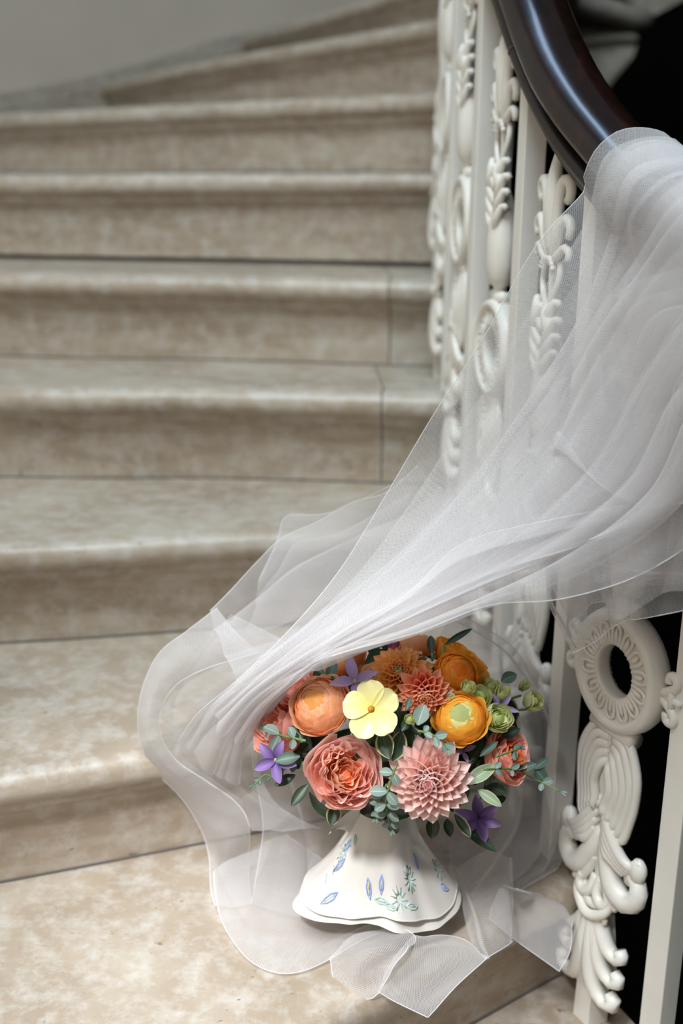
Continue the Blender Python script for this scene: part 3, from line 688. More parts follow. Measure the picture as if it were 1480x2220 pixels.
def sprig(name, pts, mat, lmat, sizes, label=None, rad=.0011, tipbud=True, seed=0, push=.02, ratio=.72):
    """stem through seen points (x,y,extra push) with paired leaves; sizes in px at each node"""
    g = random.Random(seed); Q = []
    for p in pts:
        q = surf(p[0], p[1]); q = q + (CAM - q).normalized() * (push + (p[2] if len(p) > 2 else 0)); Q.append(q)
    R = resample(Q, 24); st = MB().tube(R, taper(rad * 1.3, rad * .6, 24), 6)
    o = st.obj(name, M_stem, bq, label=label)
    n = len(sizes)
    for i, sz in enumerate(sizes):
        a = int((i + .6) / n * 22); P = R[a]; d = (R[a + 1] - R[a]); base_ang = math.degrees(math.atan2(d.dot(CU), d.dot(CR)))
        for sd in (1, -1):
            if sz <= 0: continue
            s = sz * g.uniform(.75, 1.15)
            l = leaf(0, 0, s, s * ratio, base_ang + sd * g.uniform(35, 85), lmat, par=None, P=P, dx=g.uniform(-.4, .4), dy=g.uniform(-.2, .6), bend=g.uniform(-.5, .2), pk=.5, tip=.55)
            l.parent = o; l.matrix_parent_inverse = Matrix()
    if tipbud:
        for sd in (-20, 15):
            P = R[-1]; l = leaf(0, 0, 15, 6, base_ang + sd, lmat, P=P, pk=.4); l.parent = o; l.matrix_parent_inverse = Matrix()
    return o
# leaves seen one by one
for a in [(935, 1418, 46, 20, 92, M_leafd, -.01, 0, .3), (962, 1400, 78, 16, 36, M_leafd, -.005, 0, .3), (578, 1540, 40, 34, 175, M_euc, .0, 0, .3),
          (1086, 1478, 40, 30, 30, M_eucd, .0, 0, .3), (905, 1572, 50, 37, 72, M_euc, .040, 0, .15), (1120, 1672, 48, 22, 25, M_eucd, .03, 0, .3),
          (1155, 1668, 44, 22, 40, M_eucd, .01, 0, .3), (1160, 1665, 40, 30, -55, M_eucd, .008, .1, .1), (1010, 1700, 84, 36, 38, M_sage, .012, 0, .3),
          (1035, 1712, 62, 26, -38, M_sage, .016, 0, .3), (1000, 1790, 92, 30, -42, M_leafd, .006, 0, .4), (940, 1770, 48, 32, -95, M_leafd, .0, 0, .2),
          (985, 1765, 60, 26, -60, M_leafv, .008, 0, .4), (968, 1775, 40, 24, -80, M_leafd, .004, 0, .4), (730, 1745, 46, 36, -105, M_leafv, .0, 0, .3),
          (668, 1700, 60, 26, -125, M_leafd, .0, 0, .3), (640, 1680, 50, 24, -150, M_leafd, -.005, 0, .3), (845, 1645, 70, 46, 115, M_leafv, .018, -.3, .2),
          (850, 1650, 78, 44, 60, M_leafv, .014, .4, .2), (700, 1462, 52, 22, 120, M_eucd, .006, 0, .4), (710, 1478, 60, 26, 75, M_eucd, .004, 0, .4),
          (735, 1500, 46, 18, 110, M_leafv, .012, 0, .4), (655, 1610, 48, 34, 125, M_leafd, .006, 0, .2), (650, 1640, 56, 30, -170, M_eucd, .006, 0, .3),
          (870, 1585, 40, 22, 60, M_leafd, .03, 0, .3), (880, 1540, 36, 14, 75, M_eucd, .035, 0, .3), (1020, 1650, 60, 26, 60, M_leafd, .0, 0, .3),
          (1040, 1640, 56, 18, 45, M_eucd, .012, 0, .3), (1085, 1600, 50, 26, 30, M_leafd, .0, 0, .3), (925, 1430, 40, 20, 160, M_leafd, .0, 0, .5),
          (1060, 1740, 40, 24, 20, M_leafd, -.004, 0, .3), (1055, 1705, 44, 30, -20, M_leafd, -.002, 0, .3), (630, 1660, 40, 26, 175, M_eucd, .0, 0, .3),
          (965, 1500, 34, 20, -50, M_sage, .018, 0, .4), (690, 1640, 40, 18, -150, M_leafv, .012, 0, .4)]:
    leaf(*a[:7], dx=a[7], dy=a[8])
sprig('eucalyptus_sprig', [(662, 1606), (610, 1594), (565, 1578), (528, 1562)], M_stem, M_euc, [30, 38, 34, 22], 'grey green eucalyptus sprig reaching left', seed=1, push=.022)
sprig('eucalyptus_sprig', [(580, 1570), (548, 1558), (515, 1545)], M_stem, M_eucd, [24, 20], 'thin eucalyptus sprig at the left edge', seed=2, push=-.005)
sprig('eucalyptus_sprig', [(1050, 1668), (1110, 1668), (1160, 1690), (1215, 1716)], M_stem, M_euc, [24, 20, 0, 26], 'long eucalyptus sprig reaching right', seed=3, push=.034)
sprig('eucalyptus_sprig', [(858, 1660), (845, 1700), (836, 1745), (848, 1798)], M_stem, M_euc, [34, 36, 36, 32, 24], 'hanging eucalyptus sprig beside the pink dahlia', seed=4, push=.028)
sprig('eucalyptus_sprig', [(905, 1585), (930, 1590), (955, 1605), (970, 1625)], M_stem, M_euc, [20, 26, 24], 'eucalyptus sprig over the pink dahlia', seed=5, push=.045)
sprig('eucalyptus_sprig', [(715, 1490), (700, 1455), (668, 1430)], M_stem, M_eucd, [26, 28, 22], 'eucalyptus sprig at the upper left', seed=6, push=.0)
sprig('eucalyptus_sprig', [(838, 1700), (826, 1730), (815, 1770)], M_stem, M_euc, [34, 30, 22], 'second hanging eucalyptus sprig', seed=7, push=.02)
sprig('eucalyptus_sprig', [(600, 1690), (575, 1680), (552, 1700)], M_stem, M_eucd, [20, 16], 'small sprig under the violet clematis', seed=8, push=.005)
sprig('eucalyptus_sprig', [(1075, 1640), (1100, 1632), (1125, 1622)], M_stem, M_eucd, [0, 22], 'small sprig over the salmon rose', seed=9, push=.035)
# green flower stalks of the buds
for a, b in (((1060, 1560), (1128, 1508)), ((1070, 1575), (1140, 1538)), ((960, 1470), (962, 1398)), ((940, 1450), (936, 1416))):
    P = surf(*a) + Vector((0, .02, 0)); Q = surf(*b); MB().tube([P, P.lerp(Q, .5) + Vector((0, 0, .003)), Q], .0014, 6).obj('stem', M_stem, bq)
# dark foliage filling the dome between the blooms
g = random.Random(21)
for i in range(230):
    th = g.uniform(0, 2 * PI); ph = math.acos(g.uniform(-.72, .95)); d = Vector((math.sin(ph) * math.cos(th), math.sin(ph) * math.sin(th), math.cos(ph)))
    P = BC + Vector((d.x * BR.x, d.y * BR.y, d.z * BR.z)) * g.uniform(.66, .90)
    n = (d + Vector((g.uniform(-.6, .6), g.uniform(-.6, .6), g.uniform(-.6, .6)))).normalized()
    o = bpy.data.objects.new('leaf', leaf_mesh(g.uniform(.035, .055), g.uniform(.018, .028), g.choice([M_leafd, M_leafd, M_leafd, M_leafv, M_eucd]), .3, -.4)); COL.objects.link(o)
    o.parent = bq; o.matrix_parent_inverse = Matrix.Translation(-base); o.matrix_basis = frame(P, n, g.uniform(0, 6.3))
# a few blooms on the far side, seen only in glimpses
for j, (dx_, dy_, dz_, mt) in enumerate([(-.6, .6, .3, P_salmon), (.0, .85, .25, P_coral), (.6, .6, .3, P_gold), (.1, .35, .85, P_peach), (-.45, .2, .75, P_peach), (.5, .15, .78, P_orange)]):
    P = BC + Vector((dx_ * BR.x, dy_ * BR.y, dz_ * BR.z)) * .9
    o = bpy.data.objects.new('rose', MB().ball((0, 0, -.01), .02, 10, 7).mesh('rose', mt)); COL.objects.link(o)
    o.parent = bq; o.matrix_parent_inverse = Matrix.Translation(-base); o.matrix_basis = frame(P, Vector((dx_, dy_, dz_)))
    gg = random.Random(j)
    for i in range(18):
        t = i / 18; rr = .033 * (1 - .8 * t); child('petal', o, cup_petal(rr, .012 + .006 * t, -.025, 1.1, .9, i * 2.4, curl=.002, wave=.08, wf=5, ph=gg.uniform(0, 6)).mesh('petal', mt))
# bundle of stalks inside the cloth
for i in range(11):
    a = i * 2.4; r = .004 + .0017 * i
    b = base + Vector((r * 1.0 * math.cos(a), r * math.sin(a) - .012, .001)); t = BC + Vector((r * 1.4 * math.cos(a), r * 1.4 * math.sin(a), -.05))
    m = base.lerp(BC, .5) + Vector((r * .7 * math.cos(a), r * .7 * math.sin(a), 0))
    MB().tube([b, m, t], .0032, 8).obj('flower_stalk', M_stem, bq)
# ------------------------------------------------------------------ embroidered cloth round the stalks
M_cloth, nt, b = nm('embroidered_linen')
b.inputs['Base Color'].default_value = (.70, .665, .615, 1); b.inputs['Roughness'].default_value = .8
wv = nt.nodes.new('ShaderNodeTexWave'); wv.inputs['Scale'].default_value = 260; nt.links.new(obco(nt), wv.inputs[0]); bump(nt, b, wv.outputs[1], .12, .0005)
b.inputs['Subsurface Weight'].default_value = .0
def cloth_pt(u, a, off=0., seed=0.):
    """u 0 neck to 1 hem; a angle, 0 = towards the right, -90deg towards the viewer"""
    cz = base + Vector((.008, 0, 0))
    fold = .045 * math.sin(5 * a + 1.2 + seed) + .022 * math.sin(9 * a + .4 + seed * 2) + .008 * math.sin(17 * a)
    rad = .031 + .002 * math.sin(PI * min(1, u * 3)) + .043 * u ** 1.5 - max(0, -math.sin(a)) * .006 * u
    cor = max(0, math.cos(a - PI - .25)) ** 10 * .027 + max(0, math.cos(a + .25)) ** 8 * .014   # hanging corners
    r = rad * (1 + fold * min(1, u * 1.4)) + cor * u ** 2 + off
    z = .162 - .108 * u + .008 * math.sin(3 * a + seed) * u + max(0, math.cos(a - PI - .25)) ** 6 * .012 * u ** 2 + off * .3
    return cz + Vector((r * math.cos(a), r * math.sin(a), max(.003, z)))
def cloth(seed, scale_u, off, u0=0.):
    rows = []
    for i in range(27):
        u = u0 + (scale_u - u0) * i / 26; rows.append([cloth_pt(u, 2 * PI * j / 120, off, seed) for j in range(120)])
    return MB().grid(rows, close=True)
wrap = cloth(0, 1.0, 0).obj('cloth_wrap', M_cloth, bq, label='ivory cloth with blue and green embroidery gathered round the stalks')
lay = cloth(.5, 1.10, -.006, .25); 
o = lay.obj('under_layer', M_cloth, None); o.parent = wrap
MB().tube([cloth_pt(1.0, 2 * PI * j / 120) for j in range(121)], .0009, 6).obj('rolled_hem', M_cloth, bq)
# turned back corner near the neck
rows = []
for i in range(7):
    for_ = []
    for j in range(9):
        v = -1 + j / 4; u = i / 6; w = .020 * (1 - u) + .002
        P = cloth_pt(.12, PI + .55) + Vector((-.030 * u, -.010 * u, .010 + .012 * math.sin(u * 2.2) - .022 * u)) + Vector((0.3 * w * v, -.3 * w * v, w * v)); for_.append(P + Vector((-.002, -.004, 0)) * (v * v))
    rows.append(for_)
MB().grid(rows).obj('cloth_corner', M_cloth, bq)
M_tb = mat_plain('thread_blue', (.30, .38, .66), .7); M_tg = mat_plain('thread_teal', (.48, .64, .60), .7); M_ty = mat_plain('thread_yellow', (.68, .60, .28), .7)
def stitch(pts, mat, r=.0007, name='embroidery'):
    o = MB().tube([cloth_pt(u, a, .0006) for u, a in pts], r, 5).obj(name, mat, None); o.parent = wrap
def motif(u0, a0, sc, mat, n=12):
    for i in range(n):
        t = 2 * PI * i / n; q = [(u0 + sc * .35 * math.sin(t), a0 + sc * .9 * .35 * math.cos(t) * 1.3), (u0 + sc * math.sin(t + .12), a0 + sc * 1.3 * math.cos(t + .12)), (u0 + sc * .35 * math.sin(t + .3), a0 + sc * .45 * math.cos(t + .3))]
        stitch(q, mat)
def leafm(u0, a0, du, da, mat):
    L = math.hypot(du, da); pu, pa = -da / L * .03, du / L * .045
    stitch([(u0, a0), (u0 + du * .35 + pu, a0 + da * .35 + pa), (u0 + du * .7 + pu * .8, a0 + da * .7 + pa * .8), (u0 + du, a0 + da), (u0 + du * .7 - pu * .8, a0 + da * .7 - pa * .8), (u0 + du * .35 - pu, a0 + da * .35 - pa), (u0, a0)], mat, .0009)
    stitch([(u0 + du * .2, a0 + da * .2), (u0 + du * .8, a0 + da * .8)], M_tg, .0006)
motif(.62, -.95, .13, M_tg); motif(.80, -1.28, .12, M_tg, 10); motif(.45, -2.75, .10, M_tg, 10); motif(.72, -.1, .10, M_tg, 9)
for u0, a0, du, da, mt in [(.62, -1.95, .22, .12, M_tb), (.78, -2.45, .14, -.12, M_tb), (.48, -2.62, .16, -.08, M_tb), (.60, -1.62, .20, .0, M_tb), (.30, -2.7, .14, -.05, M_tb), (.22, -2.55, .1, .04, M_tg), (.84, -1.75, .03, .28, M_tg), (.88, -1.55, .02, .2, M_tg), (.55, -.62, -.14, .02, M_tb), (.8, -.28, .1, .1, M_tb), (.86, -1.15, .02, .22, M_tg)]:
    leafm(u0, a0, du, da, mt)
for j in range(5): stitch([(.30 + .1 * j, -2.72 - .02 * j), (.36 + .1 * j, -2.62 - .02 * j)], M_tg)
stitch([(.66, -1.92), (.74, -1.88)], M_ty, .001)

# ------------------------------------------------------------------ veil
veil = empty('tulle_veil', (.05, 1.1, 0), 'long sheer white tulle veil hung over the handrail and trailing round the bouquet', 'veil')
def railpt(D):
    for i in range(len(RAILP) - 1):
        if RAILP[i].y <= D <= RAILP[i + 1].y:
            f = (D - RAILP[i].y) / (RAILP[i + 1].y - RAILP[i].y); return RAILP[i].lerp(RAILP[i + 1], f), (RAILP[i + 1] - RAILP[i]).normalized()
    return RAILP[0], (RAILP[1] - RAILP[0]).normalized()
def over(D, lift=0., far=1.0):         # points of a path that climbs over the handrail from the well side
    p, d = railpt(D); n = Vector((d.y, -d.x, 0)).normalized(); u = n.cross(d); u = u if u.z > 0 else -u
    r = .0475 + lift
    return [p + n * r + u * (.05 - .05 * far), p + n * r * .93 + u * (.072), p + n * (r * .45) + u * (.090 + lift), p - n * (r * .45) + u * (.090 + lift), p - n * r * .95 + u * .068, p - n * (r + .002) + u * .035]
def P3(p): return at(*p) if len(p) == 3 and p[2] > .5 else (atz(p[0], p[1], p[2]) if len(p) == 3 else p)
def path(pts, pre=None):
    return [Vector(q) for q in (pre or [])] + [q if isinstance(q, Vector) else P3(q) for q in pts]
def sheet(spines, nu=70, nv=60, amp=.01, nf=6, warp=.0, seed=0, env=None, name='tulle_layer', mat=None, hems=('v0',), hr=.0005, clamp=True):
    g = random.Random(seed); R = [resample(s, nu) for s in spines]; n = len(R)
    p1, p2, p3 = (g.uniform(0, 6.28) for _ in range(3)); c1 = g.uniform(.6, 1.4)
    def pt(i, v): return cr([R[k][i] for k in range(n)], v)
    env = env or (lambda u: 1.0)
    fs = [nf * g.uniform(.45, .7), nf * g.uniform(.9, 1.15), nf * g.uniform(1.5, 1.9)]
    ws_ = [.75, .8, .45]; dr = [g.uniform(-1.2, 1.2) for _ in range(3)]; pf = [g.uniform(0, 6.28) for _ in range(3)]
    G = []
    for i in range(nu):
        u = i / (nu - 1); row = []
        for j in range(nv):
            v = j / (nv - 1); edge = min(1, 7 * v, 7 * (1 - v)); phs = [2 * PI * fs[k] * v + pf[k] + dr[k] * u + .5 * math.sin(3 * u + pf[k]) for k in range(3)]
            vv = v + edge * warp * sum(ws_[k] * math.sin(phs[k]) / (2 * PI * fs[k]) for k in range(3))
            row.append((pt(i, min(1, max(0, vv))), phs, env(u) * (.2 + .8 * edge)))
        G.append(row)
    out = []
    for i in range(nu):
        row = []
        for j in range(nv):
            p, phs, e = G[i][j]
            v0, v1 = max(0, j / (nv - 1) - .02), min(1, j / (nv - 1) + .02)
            a = pt(min(i + 1, nu - 1), (v0 + v1) / 2) - pt(max(i - 1, 0), (v0 + v1) / 2); b = pt(i, v1) - pt(i, v0)
            nn = a.cross(b); nn = nn.normalized() if nn.length > 1e-12 else Vector((0, 1, 0))
            q = p + nn * (amp * e * sum(ws_[k] * math.cos(phs[k]) * (1.2 - .3 * k) for k in range(3)))
            if clamp: q.z = max(q.z, .0035 + .001 * (seed % 3))
            row.append(q)
        out.append(row)
    uv = []; acc = [0.] * nv
    for i in range(nu):
        if i:
            for j in range(nv): acc[j] += (out[i][j] - out[i - 1][j]).length
        w = 0.; ws = [0.]
        for j in range(1, nv): w += (out[i][j] - out[i][j - 1]).length; ws.append(w)
        m = sum(acc) / nv
        uv += [(acc[j] * .5 + m * .5, ws[j] - w / 2) for j in range(nv)]
    o = MB().grid(out, uv=uv).obj(name, mat or M_tulle, veil)
    for h in hems:
        pts = {'v0': [r[0] for r in out], 'v1': [r[-1] for r in out], 'u0': out[0], 'u1': out[-1]}[h]
        hm = MB().tube(pts, hr, 5).obj('hem', M_hem, None); hm.parent = o
    return o
# main drape: over the rail, down and left to the gather above the bouquet (three overlapping layers of one long veil)
ovr = [over(d) for d in (1.265, 1.20, 1.12, 1.04, .96, .90)]
main = [
 path([(1265, 415, 1.235), (1160, 535, 1.22), (1042, 742, 1.22), (938, 902, 1.22), (832, 1082, 1.20), (735, 1240, 1.17), (625, 1370, 1.13), (520, 1470, 1.13), (430, 1545, 1.17), (385, 1610, 1.20)], ovr[0]),
 path([(1310, 520, 1.19), (1230, 690, 1.18), (1105, 880, 1.18), (985, 1060, 1.17), (860, 1200, 1.14), (730, 1320, 1.11), (590, 1440, 1.10), (480, 1530, 1.15), (410, 1625, 1.20)], ovr[1]),
 path([(1390, 610, 1.13), (1320, 800, 1.13), (1180, 980, 1.13), (1040, 1120, 1.12), (900, 1240, 1.10), (760, 1340, 1.075), (620, 1445, 1.08), (505, 1540, 1.14), (440, 1650, 1.20)], ovr[2]),
 path([(1480, 700, 1.08), (1420, 880, 1.08), (1290, 1060, 1.08), (1120, 1190, 1.08), (960, 1280, 1.06), (800, 1360, 1.04), (640, 1450, 1.07), (520, 1550, 1.14), (460, 1680, 1.20)], ovr[3]),
 path([(1570, 800, 1.02), (1510, 980, 1.03), (1380, 1150, 1.05), (1200, 1250, 1.06), (1020, 1320, 1.04), (860, 1380, 1.02), (670, 1440, 1.06), (540, 1540, 1.14), (490, 1690, 1.20)], ovr[4]),
 path([(1620, 950, 1.0), (1560, 1120, 1.02), (1400, 1240, 1.03), (1220, 1298, 1.04), (1060, 1312, 1.03), (900, 1372, 1.01), (722, 1420, 1.03), (600, 1475, 1.10), (535, 1580, 1.18), (520, 1700, 1.22)], ovr[5])]
rampu = lambda u: .25 if u < .15 else min(1, .25 + (u - .15) * 3)
sheet(main, 110, 120, .0045, 4, 1.0, 1, rampu, hems=('v0', 'v1', 'u0'))
# second layer begins a little lower on the rail: its hem shows as a band across the rail
def shift(S, dD, dx=0, dy=0):
    return [[q + Vector((dx, dD, dy)) * min(1, k / 3) for k, q in enumerate(s)] for s in S]
ovr2 = [over(d, .003) for d in (1.235, 1.18, 1.10, 1.02, .94)]
m2 = [path([(1300, 520, 1.20), (1190, 700, 1.195), (1080, 900, 1.19), (965, 1060, 1.18), (850, 1210, 1.15), (700, 1330, 1.12), (560, 1440, 1.12), (460, 1520, 1.15), (400, 1600, 1.2)], ovr2[0]),
      path([(1370, 640, 1.15), (1270, 830, 1.15), (1140, 1000, 1.15), (1000, 1130, 1.13), (840, 1260, 1.10), (690, 1370, 1.07), (550, 1475, 1.11), (460, 1570, 1.18)], ovr2[1]),
      path([(1450, 720, 1.09), (1360, 930, 1.10), (1210, 1090, 1.10), (1050, 1200, 1.09), (900, 1290, 1.07), (760, 1370, 1.05), (600, 1465, 1.09), (500, 1600, 1.18)], ovr2[2]),
      path([(1540, 830, 1.03), (1470, 1010, 1.05), (1320, 1150, 1.06), (1150, 1230, 1.06), (990, 1300, 1.045), (830, 1370, 1.03), (660, 1450, 1.07), (530, 1600, 1.19)], ovr2[3]),
      path([(1600, 900, 1.0), (1500, 1080, 1.02), (1398, 1090, 1.05), (1180, 1130, 1.07), (1000, 1180, 1.07), (880, 1290, 1.05), (700, 1400, 1.05), (560, 1560, 1.18)], ovr2[4])]
sheet(m2, 110, 120, .005, 5, 1.15, 2, rampu, hems=('v1',))
ovr3 = [over(d, .006) for d in (1.13, 1.07, 1.0, .93)]
m3 = [path([(1330, 640, 1.13), (1260, 820, 1.16), (1150, 1000, 1.17), (1010, 1170, 1.16), (850, 1290, 1.13), (680, 1370, 1.10), (520, 1445, 1.14), (420, 1530, 1.19)], ovr3[0]),
      path([(1420, 700, 1.09), (1350, 890, 1.11), (1220, 1060, 1.12), (1060, 1200, 1.12), (890, 1300, 1.10), (720, 1390, 1.07), (560, 1470, 1.11), (450, 1590, 1.2)], ovr3[1]),
      path([(1500, 800, 1.04), (1430, 980, 1.06), (1290, 1120, 1.08), (1120, 1220, 1.08), (950, 1300, 1.07), (800, 1370, 1.05), (620, 1460, 1.09), (500, 1620, 1.2)], ovr3[2]),
      path([(1580, 900, 1.0), (1500, 1060, 1.03), (1350, 1180, 1.05), (1180, 1250, 1.06), (1020, 1310, 1.05), (860, 1370, 1.03), (670, 1440, 1.07), (540, 1620, 1.2)], ovr3[3])]
sheet(m3, 100, 100, .005, 3.5, 1.1, 3, rampu, hems=())
# further plies of the gathered drape, each a little in front of or behind the others
def plies(A, B, f, dD, seed, nf, warp, amp=.005):
    S2 = []
    for k in range(len(B)):
        n = 60; a = resample(A[k], n); b_ = resample(B[k], n)
        S2.append([a[i].lerp(b_[i], f) + Vector((0, dD, 0)) * min(1, i / 15) for i in range(0, n, 5)])
    sheet(S2, 110, 120, amp, nf, warp, seed, rampu, hems=())
plies(main[:5], m2, .5, -.012, 21, 4.5, 1.2)
plies(main[1:5], m3, .5, -.02, 23, 5, 1.15)
plies(m2[1:], m3, .3, .02, 24, 3, 1.2)
# crumpled lower end on the right, hanging in front of the railing with a pointed tail
tail = [path([(1170, 1040, 1.165), (1185, 1180, 1.120), (1193, 1290, 1.10), (1222, 1350, 1.10), (1248, 1403, 1.10)]),
        path([(1170, 1040, 1.165), (1185, 1180, 1.120), (1193, 1290, 1.10), (1222, 1350, 1.10), (1250, 1404, 1.10)]),
        path([(1250, 1000, 1.155), (1262, 1180, 1.110), (1275, 1290, 1.085), (1290, 1350, 1.085), (1296, 1384, 1.085)]),
        path([(1350, 930, 1.145), (1355, 1130, 1.090), (1350, 1260, 1.07), (1345, 1320, 1.07), (1342, 1352, 1.07)]),
        path([(1440, 880, 1.115), (1440, 1080, 1.070), (1430, 1230, 1.05), (1425, 1300, 1.05), (1420, 1332, 1.05)]),
        path([(1540, 850, 1.095), (1540, 1050, 1.050), (1530, 1200, 1.03), (1520, 1270, 1.03), (1510, 1316, 1.03)])]
sheet(tail, 60, 80, .006, 3, 1.1, 4, hems=('v0', 'u1'))
for dz_, sd_, k_ in ((.018, 31, 1.4), (-.022, 32, 1.2)):
    sheet([[q + Vector((.008 * (sd_ - 31.5), dz_, .012 * (i_ % 2) + .02)) for q in sp_] for i_, sp_ in enumerate(tail[1:])], 60, 90, .008, 3.5, k_, sd_, hems=('u1',) if sd_ == 31 else (), mat=M_tulle)
cr2 = [path([(1300, 760, 1.12), (1320, 900, 1.10), (1390, 980, 1.09), (1480, 1020, 1.07)]),
       path([(1230, 900, 1.12), (1290, 1010, 1.09), (1380, 1080, 1.06), (1500, 1120, 1.05)]),
       path([(1180, 1080, 1.12), (1260, 1120, 1.09), (1370, 1180, 1.06), (1520, 1200, 1.04)]),
       path([(1200, 1240, 1.10), (1280, 1260, 1.08), (1390, 1270, 1.05), (1540, 1260, 1.04)])]
sheet(cr2, 60, 60, .008, 2.5, 1.2, 5, hems=())
# wide fold that swings behind: its upper outline runs over the third and second steps
back = [path([(905, 1010, 1.24), (836, 1068, 1.26), (760, 1090, 1.30), (690, 1130, 1.32), (612, 1166, 1.33), (560, 1215, 1.31), (500, 1280, 1.28), (455, 1325, 1.25)]),
        path([(985, 1090, 1.22), (905, 1150, 1.23), (810, 1190, 1.26), (720, 1230, 1.27), (640, 1270, 1.27), (570, 1320, 1.26), (505, 1360, 1.24), (470, 1380, 1.22)]),
        path([(1060, 1180, 1.20), (960, 1240, 1.20), (850, 1290, 1.21), (750, 1330, 1.22), (660, 1370, 1.22), (590, 1400, 1.21), (530, 1420, 1.19), (490, 1430, 1.18)]),
        path([(1120, 1290, 1.18), (1000, 1340, 1.18), (890, 1380, 1.17), (790, 1410, 1.17), (700, 1440, 1.17), (630, 1460, 1.16), (570, 1480, 1.15), (520, 1500, 1.13)])]
sheet(back, 70, 60, .005, 2.5, .9, 6, hems=('v0',))
b2 = [path([(870, 1040, 1.27), (770, 1090, 1.36), (700, 1115, 1.40), (620, 1120, 1.42), (600, 1175, 1.38), (560, 1260, 1.32)]),
      path([(900, 1120, 1.25), (800, 1170, 1.32), (720, 1200, 1.35), (650, 1220, 1.36), (610, 1270, 1.33), (550, 1320, 1.28)]),
      path([(920, 1200, 1.24), (820, 1250, 1.29), (740, 1290, 1.31), (680, 1320, 1.31), (600, 1360, 1.28), (520, 1380, 1.24)])]
sheet(b2, 50, 40, .004, 1.5, .6, 16, hems=('v0',))
# standing ribbon of hem that loops out to the left and down to the lowest step
loop_o = [(470, 1318, 1.25), (405, 1368, 1.24), (350, 1410, 1.24), (318, 1465, 1.24), (301, 1530, 1.24), (302, 1600, 1.245), (330, 1665, 1.25), (392, 1728, 1.255), (432, 1790, 1.25), (452, 1850, 1.235), (456, 1925, .012), (466, 1965, .004)]
loop_i = [(560, 1415, 1.20), (500, 1432, 1.21), (440, 1452, 1.215), (385, 1482, 1.22), (352, 1530, 1.225), (348, 1590, 1.23), (382, 1648, 1.235), (450, 1695, 1.235), (512, 1740, 1.22), (540, 1790, 1.20), (538, 1880, .012), (545, 1960, .004)]
mid = [(a[0] * .5 + b[0] * .5 - 4, a[1] * .5 + b[1] * .5 + 3, (a[2] + b[2]) / 2 - .012 if a[2] > .5 and b[2] > .5 else .006) for a, b in zip(loop_o, loop_i)]
sheet([path(loop_o), path(mid), path(loop_i)], 90, 24, .0015, 1, 0, 7, hems=('v0', 'v1'), mat=M_tulle_soft)
# loop interior: single sheer ply between the ribbon and the bouquet
sheet([path([(500, 1330, 1.25), (420, 1420, 1.23), (352, 1530, 1.225), (372, 1640, 1.235), (450, 1695, 1.235), (512, 1740, 1.22), (545, 1800, 1.19)]),
       path([(560, 1360, 1.23), (500, 1440, 1.21), (450, 1540, 1.22), (460, 1640, 1.24), (520, 1700, 1.235), (580, 1750, 1.21), (610, 1800, 1.18)]),
       path([(640, 1400, 1.2), (600, 1470, 1.20), (560, 1560, 1.22), (560, 1660, 1.24), (590, 1730, 1.22), (640, 1775, 1.20), (700, 1800, 1.18)])], 60, 40, .004, 1.5, .5, 8, hems=())
# ply behind and under the bouquet, left side
sheet([path([(545, 1600, 1.26), (548, 1660, 1.25), (560, 1720, 1.24), (570, 1790, 1.22), (560, 1870, 1.19), (545, 1960, .004)]),
       path([(620, 1560, 1.28), (630, 1680, 1.27), (650, 1760, 1.24), (655, 1830, 1.22), (650, 1900, 1.19), (640, 1990, .004)]),
       path([(720, 1560, 1.28), (720, 1680, 1.28), (730, 1780, 1.25), (735, 1850, 1.22), (735, 1920, 1.19), (740, 2020, .004)])], 50, 40, .005, 2, .8, 9, hems=('v0',))
# floor pool at the left of the cloth
sheet([path([(462, 1890, .03), (470, 1960, .012), (492, 2020, .004), (535, 2078, .004), (590, 2108, .004), (650, 2108, .004), (715, 2080, .006), (775, 2045, .02), (850, 2010, .03)]),
       path([(478, 1872, .035), (510, 1940, .022), (545, 1990, .014), (590, 2030, .012), (640, 2045, .012), (700, 2040, .012), (750, 2020, .02), (800, 2000, .025), (860, 1985, .03)]),
       path([(560, 1835, .04), (590, 1890, .03), (620, 1930, .02), (650, 1960, .02), (690, 1980, .02), (740, 1985, .02), (790, 1980, .02), (830, 1975, .02), (880, 1970, .02)]),
       path([(620, 1810, .04), (680, 1850, .03), (720, 1880, .025), (750, 1900, .02), (780, 1920, .02), (800, 1930, .02), (830, 1940, .02), (860, 1950, .02), (890, 1955, .02)])], 80, 50, .0025, 1.3, .4, 10, hems=('v0', 'v1'), mat=M_tulle_soft)
# front folds that spill over the nosing
sheet([path([(715, 2075, .012), (725, 2125, 1.045), (760, 2158, 1.025), (800, 2166, 1.02), (822, 2152, 1.02)]),
       path([(760, 2030, .03), (790, 2075, .035), (820, 2100, 1.035), (835, 2110, 1.03), (850, 2100, 1.025)]),
       path([(850, 2005, .035), (880, 2015, .045), (900, 2030, .045), (898, 2045, 1.055), (885, 2050, 1.04)])], 40, 30, .002, 1, 0, 11, hems=('v0', 'u1', 'v1'), clamp=False, mat=M_tulle_soft)
sheet([path([(820, 2150, 1.015), (850, 2168, 1.012), (890, 2188, 1.005), (927, 2206, 1.0)]),
       path([(850, 2080, 1.04), (890, 2120, 1.035), (940, 2150, 1.025), (985, 2146, 1.015)]),
       path([(893, 2030, 1.06), (940, 2060, 1.055), (1000, 2080, 1.05), (1052, 2080, 1.04)]),
       path([(905, 2034, 1.075), (960, 2028, 1.085), (1010, 2040, 1.085), (1052, 2078, 1.045)])], 40, 40, .002, 1.2, 0, 12, hems=('u1', 'v0', 'v1'), clamp=False, mat=M_tulle_soft)
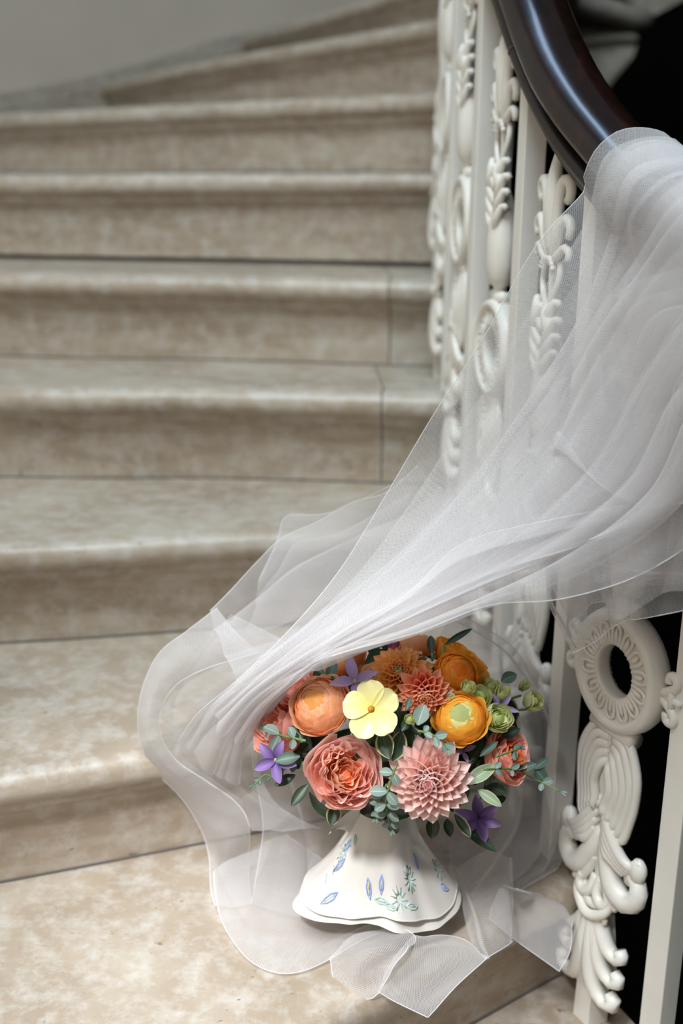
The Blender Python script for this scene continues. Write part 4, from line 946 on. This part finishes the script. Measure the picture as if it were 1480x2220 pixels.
sheet([path([(985, 1880, .05), (1000, 1960, .035), (1020, 2040, 1.07), (1050, 2082, 1.045)]),
       path([(1060, 1850, .06), (1080, 1930, .05), (1095, 2000, 1.10), (1100, 2045, 1.085)]),
       path([(1110, 1860, .07), (1112, 1940, 1.15), (1110, 1990, 1.12), (1104, 2040, 1.09)])], 40, 30, .004, 1.6, .8, 13, hems=('u1',))
sheet([path([(1060, 1990, .03), (1120, 2040, 1.12), (1170, 2076, 1.11), (1212, 2106, 1.10)]),
       path([(1070, 1950, .04), (1130, 1990, 1.15), (1190, 2020, 1.14), (1235, 2062, 1.12)]),
       path([(1090, 1920, .06), (1150, 1945, 1.18), (1200, 1975, 1.17), (1240, 2010, 1.15)]),
       path([(1120, 1925, .07), (1170, 1940, 1.20), (1212, 1958, 1.20), (1236, 1990, 1.18)])], 40, 36, .0025, 1.2, 0, 14, hems=('u1', 'v0', 'v1'), clamp=False, mat=M_tulle_soft)
# standing folds at the right of and behind the bouquet
sheet([path([(1000, 1330, 1.22), (1110, 1400, 1.27), (1180, 1500, 1.29), (1222, 1600, 1.29), (1236, 1720, 1.28), (1226, 1840, 1.26), (1172, 1930, 1.23), (1100, 1950, 1.19)]),
       path([(960, 1380, 1.24), (1060, 1450, 1.30), (1130, 1540, 1.31), (1160, 1640, 1.31), (1165, 1740, 1.30), (1150, 1820, 1.28), (1110, 1880, 1.25), (1060, 1910, 1.20)]),
       path([(920, 1440, 1.26), (1000, 1520, 1.31), (1050, 1600, 1.31), (1070, 1690, 1.31), (1075, 1760, 1.30), (1070, 1830, 1.27), (1040, 1890, 1.24), (1010, 1930, 1.19)]),
       path([(860, 1480, 1.28), (900, 1560, 1.31), (940, 1650, 1.31), (960, 1730, 1.29), (970, 1800, 1.27), (975, 1860, 1.25), (970, 1920, 1.22), (960, 1980, 1.19)])], 70, 70, .006, 2.8, 1.0, 15, hems=('v0',))
sheet([path([(1140, 1440, 1.30), (1190, 1560, 1.30), (1200, 1680, 1.29), (1190, 1800, 1.27), (1150, 1880, 1.24), (1080, 1930, 1.20)]),
       path([(1060, 1460, 1.33), (1090, 1580, 1.33), (1100, 1700, 1.31), (1080, 1800, 1.28), (1030, 1870, 1.24), (990, 1950, 1.17)])], 50, 40, .007, 2, 1.0, 17, hems=())
# ply hanging behind the bouquet between the railing and the upper drape
sheet([path([(700, 1390, 1.30), (690, 1500, 1.33), (680, 1600, 1.33)]), path([(880, 1350, 1.31), (880, 1480, 1.34), (880, 1620, 1.34)]),
       path([(1040, 1300, 1.28), (1050, 1420, 1.31), (1060, 1560, 1.32)]), path([(1150, 1270, 1.24), (1165, 1380, 1.25), (1180, 1500, 1.27)])], 40, 50, .005, 1.8, .8, 18, hems=())
